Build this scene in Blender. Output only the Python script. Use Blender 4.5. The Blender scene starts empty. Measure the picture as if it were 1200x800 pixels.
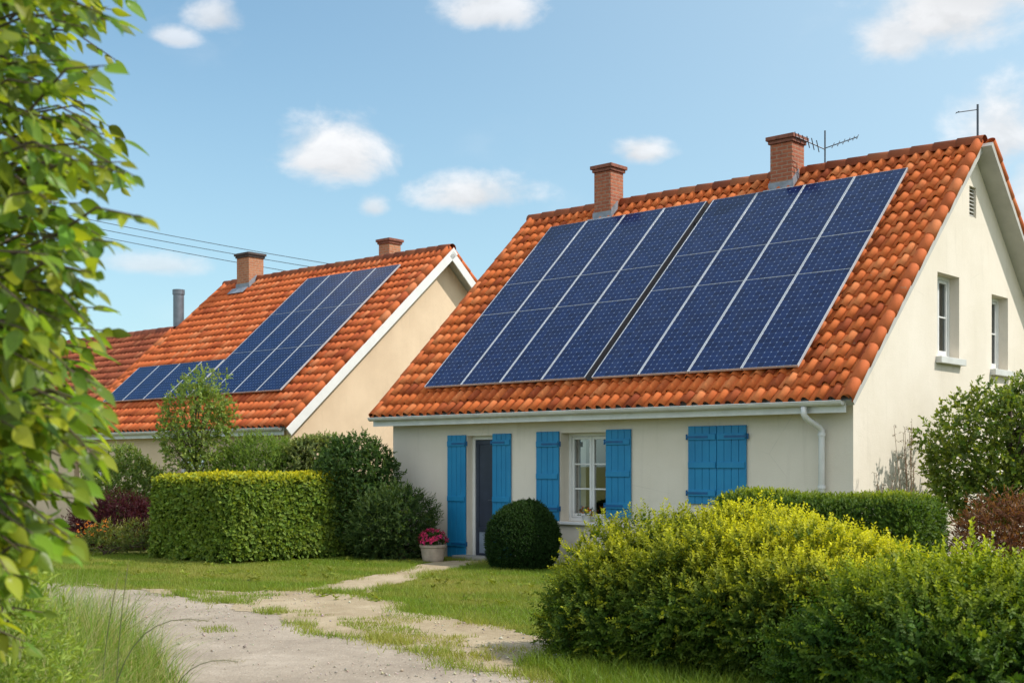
import bpy, math, random
import numpy as np
from mathutils import Vector, Matrix
random.seed(7)
RNG = np.random.default_rng(11)
R = math.radians
scene = bpy.context.scene
COL = scene.collection

# ------------------------------------------------------------------ camera
FPX, HORIZON = 1463.26, 544.0            # focal length and horizon row measured for a 1200x800 picture
EYE = 1.6
cam_data = bpy.data.cameras.new('camera')
cam = bpy.data.objects.new('camera', cam_data)
COL.objects.link(cam)
cam.location = (0, 0, EYE)
cam.rotation_euler = (R(90), 0, 0)
cam_data.sensor_width = 36
cam_data.lens = 36 * FPX / 1200
cam_data.shift_y = (HORIZON - 400) / 1200
cam_data.clip_start = 0.05
cam_data.clip_end = 3000
cam_data.dof.use_dof = True
cam_data.dof.focus_distance = 17.0
cam_data.dof.aperture_fstop = 4.2
scene.camera = cam

# ------------------------------------------------------------------ sun and sky
TH = 0.7331                               # heading of the houses
U = np.array([math.cos(TH), -math.sin(TH), 0])    # along the facades, to the right
V = np.array([math.sin(TH), math.cos(TH), 0])     # into the houses
SUN = 0.58 * U + 0.31 * V + np.array([0, 0, 0.755])
SUN = SUN / np.linalg.norm(SUN)
sun_data = bpy.data.lights.new('sun', 'SUN')
sun_data.energy = 3.0
sun_data.angle = R(0.5)
sun_data.color = (1.0, 0.94, 0.85)
sun = bpy.data.objects.new('sun', sun_data)
COL.objects.link(sun)
sun.rotation_euler = Vector(-SUN).to_track_quat('-Z', 'Y').to_euler()
sun.location = (8, 4, 20)

scene.view_settings.view_transform = 'Standard'
scene.view_settings.look = 'None'
scene.view_settings.gamma = 1
scene.view_settings.exposure = 0.48
try:
    scene.view_settings.use_curve_mapping = False
except Exception:
    pass
scene.cycles.max_bounces = 6
scene.cycles.diffuse_bounces = 3
scene.cycles.glossy_bounces = 3
scene.cycles.transmission_bounces = 4
scene.cycles.transparent_max_bounces = 8
scene.cycles.use_denoising = True
scene.cycles.caustics_reflective = False
scene.cycles.caustics_refractive = False


class NT:
    """small helper round a node tree"""
    def __init__(self, tree):
        self.t = tree
        self.n = tree.nodes
        self.l = tree.links

    def add(self, kind, **props):
        nd = self.n.new(kind)
        for k, v in props.items():
            setattr(nd, k, v)
        return nd

    def put(self, sock, val):
        if hasattr(val, 'is_output'):
            self.l.new(val, sock)
        else:
            sock.default_value = val

    def m(self, op, a, b=0.0, c=0.0, clamp=False):
        nd = self.add('ShaderNodeMath', operation=op)
        nd.use_clamp = clamp
        self.put(nd.inputs[0], a)
        self.put(nd.inputs[1], b)
        self.put(nd.inputs[2], c)
        return nd.outputs[0]

    def mix(self, f, a, b, blend='MIX'):
        nd = self.add('ShaderNodeMix', data_type='RGBA', blend_type=blend)
        self.put(nd.inputs[0], f)
        self.put(nd.inputs[6], a)
        self.put(nd.inputs[7], b)
        return nd.outputs[2]

    def noise(self, vec, scale, detail=4, rough=0.55, dist=0.0):
        nd = self.add('ShaderNodeTexNoise')
        if vec is not None:
            self.l.new(vec, nd.inputs['Vector'])
        nd.inputs['Scale'].default_value = scale
        nd.inputs['Detail'].default_value = detail
        nd.inputs['Roughness'].default_value = rough
        nd.inputs['Distortion'].default_value = dist
        return nd.outputs[0]

    def ramp(self, f, stops):
        nd = self.add('ShaderNodeValToRGB')
        el = nd.color_ramp.elements
        while len(el) < len(stops):
            el.new(0.5)
        for e, (p, c) in zip(el, stops):
            e.position = p
            e.color = (c[0], c[1], c[2], 1) if len(c) == 3 else c
        self.put(nd.inputs[0], f)
        return nd.outputs[0]

    def rng(self, f, a, b, c=0.0, d=1.0):
        nd = self.add('ShaderNodeMapRange', interpolation_type='SMOOTHSTEP')
        self.put(nd.inputs[0], f)
        for i, v in enumerate((a, b, c, d)):
            nd.inputs[i + 1].default_value = v
        return nd.outputs[0]


world = bpy.data.worlds.new('World')
scene.world = world
world.use_nodes = True
w = NT(world.node_tree)
w.n.clear()
sky = w.add('ShaderNodeTexSky', sky_type='NISHITA')
sky.sun_disc = False
sky.sun_elevation = math.asin(SUN[2])
sky.sun_rotation = math.atan2(SUN[0], SUN[1])
sky.altitude = 50
sky.air_density = 1.0
sky.dust_density = 1.0
sky.ozone_density = 1.6
tc = w.add('ShaderNodeTexCoord')
sep = w.add('ShaderNodeSeparateXYZ')
w.l.new(tc.outputs['Generated'], sep.inputs[0])
dx, dy, dz = sep.outputs
az = w.m('ARCTAN2', dx, dy)
el = w.m('ARCSINE', dz)
comb = w.add('ShaderNodeCombineXYZ')
w.put(comb.inputs[0], az)
w.put(comb.inputs[1], w.m('MULTIPLY', el, 1.6))
cloud_noise = w.noise(comb.outputs[0], 17, 8, 0.60, 0.25)
cloud_big = w.noise(comb.outputs[0], 4.5, 3, 0.5)
nz = w.m('SUBTRACT', cloud_noise, 0.5)
# single fair-weather clouds and added fill banks: azimuth, elevation, half width, half height (radians), strength
CLOUDS = [(-0.138, 0.240, .042, .027, 1.0), (-0.030, 0.212, .048, .017, .95), (0.103, 0.243, .024, .012, .9),
          (-0.110, 0.201, .012, .010, .7), (-0.017, 0.350, .036, .020, .9), (-0.232, 0.335, .024, .015, .75),
          (-0.264, 0.319, .018, .008, .7), (-0.278, 0.152, .042, .010, .6), (0.300, 0.315, .030, .022, .9),
          (0.335, 0.330, .055, .036, 1.0), (0.385, 0.358, .075, .050, 1.0), (0.372, 0.240, .030, .038, .9),
          (0.40, 0.19, .032, .045, .7), (-0.55, 0.22, .09, .04, 1.0), (0.62, 0.28, .10, .05, 1.0), (0.9, 0.2, .12, .04, 1.0),
          (-0.95, 0.27, .12, .05, 1.0), (1.5, 0.3, .14, .06, 1.0), (2.2, 0.24, .16, .05, 1.0), (3.0, 0.3, .13, .06, 1.0),
          (-1.6, 0.25, .15, .06, 1.0), (-2.4, 0.33, .14, .06, 1.0), (0.1, 0.62, .12, .06, .9), (-0.5, 0.7, .15, .08, .9),
          (2.7, 0.45, .55, .22, 1.0), (-2.8, 0.6, .50, .25, 1.0), (-2.0, 0.5, .35, .18, 1.0), (-2.6, 0.95, .5, .20, 1.0), (2.3, 0.85, .40, .16, 1.0), (3.0, 0.22, .5, .12, 1.0), (2.2, 0.42, .4, .2, 1.0), (-2.4, 0.25, .45, .12, 1.0), (3.1, 0.7, .5, .25, 1.0), (-1.9, 0.85, .4, .2, 1.0)]  # large unseen banks added behind the camera to lift the fill light
cmask = under = None
for ca, ce, ra, re, st in CLOUDS:
    qx = w.m('MULTIPLY', w.m('SUBTRACT', az, ca), 1 / ra)
    qy = w.m('MULTIPLY', w.m('SUBTRACT', el, ce), 1 / re)
    qy = w.m('MULTIPLY', qy, w.m('ADD', 1.0, w.m('MULTIPLY', w.m('LESS_THAN', qy, 0.0), .45)))
    d2 = w.m('SQRT', w.m('ADD', w.m('MULTIPLY', qx, qx), w.m('MULTIPLY', qy, qy)))
    d3 = w.m('SUBTRACT', d2, w.m('MULTIPLY', nz, 2.3))
    mm = w.rng(d3, 1.40, 0.35, 0.0, st)
    cmask = mm if cmask is None else w.m('MAXIMUM', cmask, mm)
    und = w.m('MULTIPLY', mm, w.rng(qy, .45, -1.0))
    under = und if under is None else w.m('MAXIMUM', under, und)
wisps = w.m('MULTIPLY', w.rng(cloud_big, .52, .75), w.rng(cloud_noise, .40, .75, 0, .28))
cmask = w.m('MAXIMUM', cmask, wisps)
behind = w.rng(dy, .1, -.5, 1.0, 1.7)          # clouds behind the camera brightened as added fill light
shade = w.m('MULTIPLY', w.rng(cloud_noise, .35, .65, 0.86, 1.04), w.m('MULTIPLY', behind, w.m('SUBTRACT', 1.0, w.m('MULTIPLY', under, .20))))
cc = w.add('ShaderNodeCombineXYZ')
for i, k in enumerate((4.75, 4.75, 4.8)):
    w.put(cc.inputs[i], w.m('MULTIPLY', shade, k))
# thin high veil that lightens the blue towards the horizon
veil = w.rng(el, 0.50, 0.0, 0.0, 0.42)
skyc = w.mix(1.0, sky.outputs[0], (.66, .86, .84, 1), 'MULTIPLY')
skyc = w.mix(veil, skyc, (3.2, 4.05, 4.4, 1))
# brighter haze towards the side the sun is on
sdot = w.m('ADD', w.m('MULTIPLY', dx, SUN[0]), w.m('ADD', w.m('MULTIPLY', dy, SUN[1]), w.m('MULTIPLY', dz, SUN[2])))
skyc = w.mix(w.rng(sdot, -.12, .60, 0.0, .65), skyc, (3.6, 4.5, 5.0, 1))
skyc = w.mix(w.m('MULTIPLY', cmask, 0.92), skyc, cc.outputs[0])
bg = w.add('ShaderNodeBackground')
w.l.new(skyc, bg.inputs[0])
bg.inputs[1].default_value = 0.15
wo = w.add('ShaderNodeOutputWorld')
w.l.new(bg.outputs[0], wo.inputs[0])


# ------------------------------------------------------------------ materials
def new_mat(name):
    m = bpy.data.materials.new(name)
    m.use_nodes = True
    t = NT(m.node_tree)
    t.n.clear()
    out = t.add('ShaderNodeOutputMaterial')
    b = t.add('ShaderNodeBsdfPrincipled')
    t.l.new(b.outputs[0], out.inputs[0])
    t.out, t.b = out, b
    return m, t


def objco(t):
    return t.add('ShaderNodeTexCoord').outputs['Object']


def bump(t, h, strength, dist=0.02):
    nd = t.add('ShaderNodeBump')
    nd.inputs['Strength'].default_value = strength
    nd.inputs['Distance'].default_value = dist
    t.put(nd.inputs['Height'], h)
    t.l.new(nd.outputs[0], t.b.inputs['Normal'])


def sc(c, k):
    return (min(c[0] * k, 1), min(c[1] * k, 1), min(c[2] * k, 1), 1)


def plain(name, c, rough=0.6, metal=0.0, var=0.12, nscale=6, bumpk=0.0, bscale=60, spec=0.4):
    m, t = new_mat(name)
    co = objco(t)
    n = t.noise(co, nscale, 5)
    col = t.ramp(n, [(.3, sc(c, 1 - var)), (.7, sc(c, 1 + var))])
    t.l.new(col, t.b.inputs['Base Color'])
    t.b.inputs['Roughness'].default_value = rough
    t.b.inputs['Metallic'].default_value = metal
    t.b.inputs['Specular IOR Level'].default_value = spec
    if bumpk:
        bump(t, t.noise(co, bscale, 4), bumpk, 0.01)
    return m


def stucco(name, c, c2):
    m, t = new_mat(name)
    co = objco(t)
    n = t.noise(co, 0.9, 6, .6)
    col = t.ramp(n, [(.3, c2), (.62, c)])
    mp = t.add('ShaderNodeMapping')
    t.l.new(co, mp.inputs[0])
    mp.inputs['Scale'].default_value = (3.5, 3.5, .35)
    streak = t.rng(t.noise(mp.outputs[0], 2.2, 5, .6), .54, .76, 0, .32)
    col = t.mix(streak, col, sc(c2, .78))
    patch = t.rng(t.noise(co, .55, 2, .4, .6), .60, .63, 0, .22)
    col = t.mix(patch, col, sc(c2, .93))
    vo = t.add('ShaderNodeTexVoronoi', feature='DISTANCE_TO_EDGE')
    wv = t.mix(.12, co, t.add('ShaderNodeTexNoise').outputs['Color'])
    t.l.new(wv, vo.inputs['Vector'])
    vo.inputs['Scale'].default_value = .55
    crack = t.m('MULTIPLY', t.rng(vo.outputs['Distance'], .0035, .0008), t.rng(t.noise(co, .8, 3), .50, .62, 0, .2))
    col = t.mix(crack, col, sc(c2, .45))
    s = t.add('ShaderNodeSeparateXYZ')
    t.l.new(co, s.inputs[0])
    splash = t.m('MULTIPLY', t.rng(s.outputs[2], .55, .02), t.rng(t.noise(co, 3.0, 5), .35, .7, 0, .7))
    col = t.mix(splash, col, (c2[0] * .55, c2[1] * .52, c2[2] * .45, 1))
    fine = t.noise(co, 55, 4, .7)
    col = t.mix(t.rng(fine, .35, .7, 0, .10), col, sc(c2, .75))
    t.l.new(col, t.b.inputs['Base Color'])
    t.b.inputs['Roughness'].default_value = .92
    t.b.inputs['Specular IOR Level'].default_value = .15
    h = t.m('ADD', fine, t.m('MULTIPLY', t.noise(co, 9, 4), .8))
    bump(t, h, .35, .012)
    return m


def tile_mat(name, a, b, c):
    m, t = new_mat(name)
    co = objco(t)
    g = t.add('ShaderNodeNewGeometry')
    col = t.ramp(g.outputs['Random Per Island'], [(0, a), (.35, b), (.75, b), (1, c)])
    n = t.noise(co, 2.0, 6, .6)
    col = t.mix(t.rng(n, .48, .75, 0, .45), col, sc(a, .62))
    n2 = t.noise(co, 26, 5, .65)
    col = t.mix(t.rng(n2, .55, .8, 0, .5), col, (a[0] * .45, a[1] * .55, a[2] * .7, 1))
    lich = t.m('MULTIPLY', t.rng(t.noise(co, 7, 5, .7), .62, .72, 0, .5), t.rng(t.noise(co, 1.1, 3), .45, .65))
    col = t.mix(lich, col, (.30, .27, .18, 1))
    t.l.new(col, t.b.inputs['Base Color'])
    t.b.inputs['Roughness'].default_value = .72
    t.b.inputs['Specular IOR Level'].default_value = .18
    bump(t, n2, .3, .008)
    return m


def brick_mat(name, c1, c2, mortar, sx=.20, sz=.065):
    m, t = new_mat(name)
    co = objco(t)
    s = t.add('ShaderNodeSeparateXYZ')
    t.l.new(co, s.inputs[0])
    cb = t.add('ShaderNodeCombineXYZ')
    t.put(cb.inputs[0], t.m('ADD', s.outputs[0], s.outputs[1]))
    t.put(cb.inputs[1], s.outputs[2])
    br = t.add('ShaderNodeTexBrick')
    t.l.new(cb.outputs[0], br.inputs['Vector'])
    br.inputs['Color1'].default_value = c1
    br.inputs['Color2'].default_value = c2
    br.inputs['Mortar'].default_value = mortar
    br.inputs['Scale'].default_value = 1
    br.inputs['Brick Width'].default_value = sx
    br.inputs['Row Height'].default_value = sz
    br.inputs['Mortar Size'].default_value = .009
    br.inputs['Bias'].default_value = .1
    n = t.noise(co, 14, 5)
    col = t.mix(t.rng(n, .4, .75, 0, .45), br.outputs[0], sc(c1, .45))
    t.l.new(col, t.b.inputs['Base Color'])
    t.b.inputs['Roughness'].default_value = .85
    h = t.m('SUBTRACT', t.m('MULTIPLY', n, .4), br.outputs['Fac'])
    bump(t, h, .6, .01)
    return m


def leaf_mat(name, trans=.38, rough=.55, spec=.22):
    m, t = new_mat(name)
    at = t.add('ShaderNodeAttribute', attribute_name='Col')
    t.l.new(at.outputs['Color'], t.b.inputs['Base Color'])
    t.b.inputs['Roughness'].default_value = rough
    t.b.inputs['Specular IOR Level'].default_value = spec
    tr = t.add('ShaderNodeBsdfTranslucent')
    hs = t.mix(1.0, at.outputs['Color'], (1.45, 1.35, .55, 1), 'MULTIPLY')
    t.l.new(hs, tr.inputs[0])
    mx = t.add('ShaderNodeMixShader')
    mx.inputs[0].default_value = trans
    t.l.new(t.b.outputs[0], mx.inputs[1])
    t.l.new(tr.outputs[0], mx.inputs[2])
    t.l.new(mx.outputs[0], t.out.inputs[0])
    return m


def glass_mat(name):
    m, t = new_mat(name)
    t.n.remove(t.b)
    fr = t.add('ShaderNodeFresnel')
    fr.inputs[0].default_value = 1.55
    tr = t.add('ShaderNodeBsdfTransparent')
    tr.inputs[0].default_value = (.72, .76, .76, 1)
    gl = t.add('ShaderNodeBsdfGlossy')
    gl.inputs['Roughness'].default_value = .015
    bp = t.add('ShaderNodeBump')
    bp.inputs['Strength'].default_value = .04
    t.l.new(t.noise(objco(t), 3.0, 2), bp.inputs['Height'])
    t.l.new(bp.outputs[0], gl.inputs['Normal'])
    mx = t.add('ShaderNodeMixShader')
    t.put(mx.inputs[0], t.m('ADD', t.m('MULTIPLY', fr.outputs[0], 1.0), .04))
    t.l.new(tr.outputs[0], mx.inputs[1])
    t.l.new(gl.outputs[0], mx.inputs[2])
    t.l.new(mx.outputs[0], t.out.inputs[0])
    return m


def cell_mat():
    m, t = new_mat('solar cells')
    uv = t.add('ShaderNodeUVMap').outputs[0]
    s = t.add('ShaderNodeSeparateXYZ')
    t.l.new(uv, s.inputs[0])
    fx = t.m('ABSOLUTE', t.m('SUBTRACT', t.m('FRACT', s.outputs[0]), .5))
    fy = t.m('ABSOLUTE', t.m('SUBTRACT', t.m('FRACT', s.outputs[1]), .5))
    line = t.rng(t.m('MAXIMUM', fx, fy), .462, .488)
    dia = t.rng(t.m('ADD', fx, fy), .855, .90)
    cell = t.add('ShaderNodeTexWhiteNoise', noise_dimensions='2D')
    fl = t.add('ShaderNodeVectorMath', operation='FLOOR')
    t.l.new(uv, fl.inputs[0])
    t.l.new(fl.outputs[0], cell.inputs['Vector'])
    base = t.mix(cell.outputs[0], (.002, .008, .045, 1), (.005, .018, .082, 1))
    bus = t.rng(t.m('ABSOLUTE', t.m('SUBTRACT', t.m('FRACT', t.m('MULTIPLY', s.outputs[0], 3)), .5)), .46, .5, 0, .25)
    base = t.mix(bus, base, (.03, .06, .16, 1))
    base = t.mix(t.m('MULTIPLY', line, .5), base, (.05, .10, .26, 1))
    base = t.mix(t.m('MULTIPLY', dia, .6), base, (.32, .40, .56, 1))
    mpd = t.add('ShaderNodeMapping')
    t.l.new(objco(t), mpd.inputs[0])
    mpd.inputs['Scale'].default_value = (1.5, .5, .5)
    dust = t.rng(t.noise(mpd.outputs[0], 3.0, 6, .65), .45, .85, .0, .09)
    base = t.mix(dust, base, (.12, .14, .18, 1))
    t.l.new(base, t.b.inputs['Base Color'])
    rr = t.rng(t.noise(objco(t), 1.3, 5), .3, .7, .10, .22)
    t.put(t.b.inputs['Roughness'], rr)
    t.b.inputs['IOR'].default_value = 1.31
    return m


def ground_mat(name, cols, scale, bumpk, speck=None):
    m, t = new_mat(name)
    co = objco(t)
    n = t.noise(co, scale, 8, .62, .3)
    col = t.ramp(n, cols)
    n2 = t.noise(co, scale * 9, 6, .7)
    col = t.mix(t.rng(n2, .4, .7, 0, .45), col, cols[0][1] + (1,))
    if speck:
        vo = t.add('ShaderNodeTexVoronoi')
        t.l.new(co, vo.inputs['Vector'])
        vo.inputs['Scale'].default_value = speck[0]
        sp = t.rng(vo.outputs['Distance'], .34, .12, 0, .8)
        rnd = t.add('ShaderNodeSeparateColor')
        t.l.new(vo.outputs['Color'], rnd.inputs[0])
        sp = t.m('MULTIPLY', sp, t.rng(rnd.outputs[0], .45, .8))
        col = t.mix(sp, col, speck[1] + (1,))
        sp2 = t.m('MULTIPLY', t.rng(vo.outputs['Distance'], .34, .12, 0, .7), t.rng(rnd.outputs[1], .6, .9))
        col = t.mix(sp2, col, (.12, .10, .085, 1))
    t.l.new(col, t.b.inputs['Base Color'])
    t.b.inputs['Roughness'].default_value = .95
    t.b.inputs['Specular IOR Level'].default_value = .15
    h = t.m('ADD', n2, t.m('MULTIPLY', t.noise(co, scale * 45, 3, .7), .5))
    bump(t, h, bumpk, .03)
    return m


M = {}
M['wall'] = stucco('cream render', (.78, .71, .61, 1), (.715, .645, .54, 1))
M['wall_peach'] = stucco('peach render', (.78, .61, .43, 1), (.68, .52, .36, 1))
M['tile'] = tile_mat('terracotta tiles', (.34, .075, .028, 1), (.68, .175, .048, 1), (.76, .26, .095, 1))
M['tile_new'] = tile_mat('orange tiles', (.44, .09, .034, 1), (.70, .175, .056, 1), (.76, .26, .11, 1))
M['tile_red'] = tile_mat('dull red tiles', (.30, .075, .04, 1), (.44, .12, .06, 1), (.52, .18, .09, 1))
M['ridge'] = tile_mat('ridge tiles', (.22, .055, .025, 1), (.36, .10, .04, 1), (.45, .15, .06, 1))
M['verge'] = tile_mat('verge tiles', (.52, .120, .040, 1), (.66, .165, .055, 1), (.72, .23, .09, 1))
M['brick'] = brick_mat('chimney brick', (.46, .14, .065, 1), (.34, .095, .048, 1), (.36, .22, .15, 1))
M['brick_light'] = brick_mat('pale chimney brick', (.52, .21, .10, 1), (.42, .15, .07, 1), (.42, .28, .19, 1))
M['cap'] = plain('chimney cap clay', (.24, .09, .06), .85, var=.3, nscale=12, bumpk=.3)
M['cap_dark'] = plain('dark cap', (.075, .055, .05), .8, var=.3, nscale=12, bumpk=.3)
M['lead'] = plain('lead flashing', (.28, .30, .34), .5, .3, .25, 9, .2)
M['flue'] = plain('grey flue metal', (.20, .22, .25), .45, .6, .2, 5)
M['white'] = plain('white paint', (.74, .74, .72), .45, var=.06, nscale=4, bumpk=.05)
M['offwhite'] = plain('weathered white paint', (.60, .60, .57), .55, var=.12, nscale=3, bumpk=.08)
M['soffit'] = plain('grey painted soffit', (.46, .45, .42), .7, var=.12, nscale=3)
M['gutter'] = plain('pale grey gutter', (.70, .70, .69), .4, .1, .10, 4)
M['blue'], tb = new_mat('blue shutter paint')
co_ = objco(tb)
mpb = tb.add('ShaderNodeMapping')
tb.l.new(co_, mpb.inputs[0])
mpb.inputs['Scale'].default_value = (14, 14, 1.2)
grain = tb.noise(mpb.outputs[0], 2.5, 5, .6)
cb_ = tb.ramp(tb.noise(co_, 1.7, 4), [(.3, (.005, .18, .39)), (.7, (.010, .235, .47))])
cb_ = tb.mix(tb.rng(grain, .5, .75, 0, .4), cb_, (.04, .26, .45, 1))
chip = tb.m('MULTIPLY', tb.rng(tb.noise(mpb.outputs[0], 5, 6, .7), .66, .70), tb.rng(tb.noise(co_, 4, 3), .52, .62))
cb_ = tb.mix(tb.m('MULTIPLY', chip, .7), cb_, (.22, .24, .24, 1))
tb.l.new(cb_, tb.b.inputs['Base Color'])
tb.b.inputs['Roughness'].default_value = .55
bump(tb, grain, .15, .006)
M['blue_dark'] = plain('blue painted iron', (.008, .10, .26), .45, var=.2, nscale=8)
M['door'] = plain('doorway shade blue', (.035, .045, .07), .45, var=.15)
M['kick'] = plain('grey blue panel', (.24, .29, .36), .5)
M['glass'] = glass_mat('window glass')
M['dark'] = plain('dark interior', (.05, .047, .043), .9)
M['curtain'] = plain('curtain', (.62, .60, .56), .9, var=.1)
M['cells'] = cell_mat()
M['alu'] = plain('aluminium frame', (.62, .64, .67), .35, .35, .08, 4)
M['rail'] = plain('mounting rail', (.10, .10, .11), .5, .6, .2, 4)
M['black'] = plain('gap shade black', (.02, .02, .025), .5)
M['antenna'] = plain('grey antenna metal', (.10, .11, .13), .5, .5)
M['terracotta_pot'] = plain('stone pot', (.42, .34, .27), .85, var=.2, nscale=8, bumpk=.3)
M['bark'] = plain('bark', (.10, .072, .05), .9, var=.35, nscale=18, bumpk=.7, bscale=30)
M['stem'] = plain('green stem', (.12, .14, .05), .7, var=.3, nscale=10)
M['dry'] = plain('dry stem', (.26, .17, .11), .85, var=.3, nscale=10)
M['leaf'] = leaf_mat('leaves')
M['leaf_thin'] = leaf_mat('thin leaves', .45, .42, .35)
M['leaf_fg'] = leaf_mat('broad leaves', .52, .38, .4)
M['needle'] = leaf_mat('needles', .2, .55, .25)
M['grass'] = leaf_mat('grass blades', .4, .5, .3)
M['petal'] = leaf_mat('petals', .35, .6, .2)
M['soil'] = plain('soil', (.07, .05, .035), .95, var=.3, nscale=20, bumpk=.5)
M['rock'] = plain('pale stone', (.50, .48, .45), .85, var=.2, nscale=9, bumpk=.5, bscale=25)
M['ground'] = ground_mat('turf soil', [(.3, (.09, .10, .026)), (.55, (.15, .15, .04)), (.75, (.24, .20, .08))], 1.2, .6)
M['road'] = ground_mat('worn gravel asphalt', [(.28, (.275, .222, .172)), (.5, (.38, .312, .244)), (.72, (.48, .40, .32))], .8, .75, (34, (.60, .52, .44)))
M['dirt'] = ground_mat('sandy dirt', [(.28, (.30, .225, .135)), (.5, (.42, .33, .215)), (.72, (.52, .42, .29))], 1.4, .6, (42, (.55, .47, .36)))
M['slab'] = ground_mat('stone slab', [(.3, (.26, .25, .23)), (.7, (.38, .36, .33))], 3, .4)
M['pole'] = plain('wood pole', (.16, .12, .09), .9, var=.3, nscale=12, bumpk=.5)


# ------------------------------------------------------------------ mesh helpers
class MB:
    def __init__(self):
        self.v, self.f, self.uv = [], [], {}

    def add(self, verts, faces, uvs=None):
        o = len(self.v)
        self.v += [tuple(map(float, p)) for p in verts]
        for i, fc in enumerate(faces):
            if uvs and uvs[i]:
                self.uv[len(self.f)] = uvs[i]
            self.f.append(tuple(k + o for k in fc))
        return self

    def box(self, a, b):
        (x0, y0, z0), (x1, y1, z1) = a, b
        x0, x1 = min(x0, x1), max(x0, x1)
        y0, y1 = min(y0, y1), max(y0, y1)
        z0, z1 = min(z0, z1), max(z0, z1)
        vs = [(x0, y0, z0), (x1, y0, z0), (x1, y1, z0), (x0, y1, z0), (x0, y0, z1), (x1, y0, z1), (x1, y1, z1), (x0, y1, z1)]
        return self.add(vs, [(0, 3, 2, 1), (4, 5, 6, 7), (0, 1, 5, 4), (1, 2, 6, 5), (2, 3, 7, 6), (3, 0, 4, 7)])

    def obox(self, o, ax, ay, az):
        """box from corner o and three edge vectors"""
        o, ax, ay, az = (np.array(k, float) for k in (o, ax, ay, az))
        vs = [o, o + ax, o + ax + ay, o + ay, o + az, o + ax + az, o + ax + ay + az, o + ay + az]
        fs = [(0, 3, 2, 1), (4, 5, 6, 7), (0, 1, 5, 4), (1, 2, 6, 5), (2, 3, 7, 6), (3, 0, 4, 7)]
        if np.dot(np.cross(ax, ay), az) < 0:
            fs = [tuple(reversed(k)) for k in fs]
        return self.add(vs, fs)

    def tube(self, pts, rad, n=8, cap=True):
        pts = [np.array(p, float) for p in pts]
        if not hasattr(rad, '__len__'):
            rad = [rad] * len(pts)
        rings = []
        ref = None
        for i, p in enumerate(pts):
            d = pts[min(i + 1, len(pts) - 1)] - pts[max(i - 1, 0)]
            d = d / (np.linalg.norm(d) + 1e-9)
            if ref is None:
                ref = np.array([0, 0, 1.]) if abs(d[2]) < .9 else np.array([1., 0, 0])
            x = np.cross(ref, d)
            x /= np.linalg.norm(x) + 1e-9
            y = np.cross(d, x)
            ref = y if abs(np.dot(y, d)) < .5 else ref
            rings.append([p + rad[i] * (math.cos(2 * math.pi * k / n) * x + math.sin(2 * math.pi * k / n) * y) for k in range(n)])
        vs = [q for r in rings for q in r]
        fs = []
        for i in range(len(pts) - 1):
            for k in range(n):
                a, b = i * n + k, i * n + (k + 1) % n
                fs.append((a, b, b + n, a + n))
        if cap:
            fs.append(tuple(reversed(range(n))))
            fs.append(tuple(range((len(pts) - 1) * n, len(pts) * n)))
        return self.add(vs, fs)

    def lathe(self, prof, n=20, c=(0, 0)):
        vs, fs = [], []
        for r, z in prof:
            for k in range(n):
                a = 2 * math.pi * k / n
                vs.append((c[0] + r * math.cos(a), c[1] + r * math.sin(a), z))
        for i in range(len(prof) - 1):
            for k in range(n):
                a, b = i * n + k, i * n + (k + 1) % n
                fs.append((a, b, b + n, a + n))
        return self.add(vs, fs)

    def build(self, name, mat, parent=None, smooth=False, bevel=0.0):
        me = bpy.data.meshes.new(name)
        me.from_pydata(self.v, [], self.f)
        if self.uv:
            ul = me.uv_layers.new(name='UVMap')
            for fi, uvs in self.uv.items():
                p = me.polygons[fi]
                for li, q in zip(p.loop_indices, uvs):
                    ul.data[li].uv = q
        if smooth:
            me.polygons.foreach_set('use_smooth', [True] * len(me.polygons))
        me.materials.append(mat)
        me.update()
        o = bpy.data.objects.new(name, me)
        COL.objects.link(o)
        if parent is not None:
            o.parent = parent
        if bevel:
            bm = o.modifiers.new('bevel', 'BEVEL')
            bm.width = bevel
            bm.segments = 2
            bm.limit_method = 'ANGLE'
        return o


def tag(o, label, cat, group=None, kind=None):
    o['label'] = label
    o['category'] = cat
    if group:
        o['group'] = group
    if kind:
        o['kind'] = kind
    return o


def thing(name, label, cat, loc=(0, 0, 0), rz=0.0, group=None):
    o = bpy.data.objects.new(name, None)
    o.empty_display_size = .3
    COL.objects.link(o)
    o.location = [float(k) for k in loc]
    o.rotation_euler = (0, 0, rz)
    return tag(o, label, cat, group)


def group_empty(name, parent, loc=(0, 0, 0)):
    o = bpy.data.objects.new(name, None)
    o.empty_display_size = .1
    COL.objects.link(o)
    o.parent = parent
    o.location = loc
    return o


def np_mesh(name, verts, faces, mat, parent=None, cols=None, smooth=False):
    """verts (N,3), faces (F,k) numpy"""
    me = bpy.data.meshes.new(name)
    nv, nf, k = len(verts), len(faces), faces.shape[1]
    me.vertices.add(nv)
    me.vertices.foreach_set('co', verts.astype(np.float32).ravel())
    me.loops.add(nf * k)
    me.loops.foreach_set('vertex_index', faces.astype(np.int32).ravel())
    me.polygons.add(nf)
    me.polygons.foreach_set('loop_start', np.arange(0, nf * k, k, dtype=np.int32))
    me.polygons.foreach_set('loop_total', np.full(nf, k, np.int32))
    if smooth:
        me.polygons.foreach_set('use_smooth', np.ones(nf, bool))
    me.update(calc_edges=True)
    if cols is not None:
        at = me.attributes.new('Col', 'FLOAT_COLOR', 'POINT')
        at.data.foreach_set('color', np.c_[cols, np.ones(nv)].astype(np.float32).ravel())
    me.materials.append(mat)
    o = bpy.data.objects.new(name, me)
    COL.objects.link(o)
    if parent is not None:
        o.parent = parent
    return o


def house_pt(O, a, b, z=0.0):
    return np.array([O[0], O[1], 0]) - a * U + b * V + np.array([0, 0, z])


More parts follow.
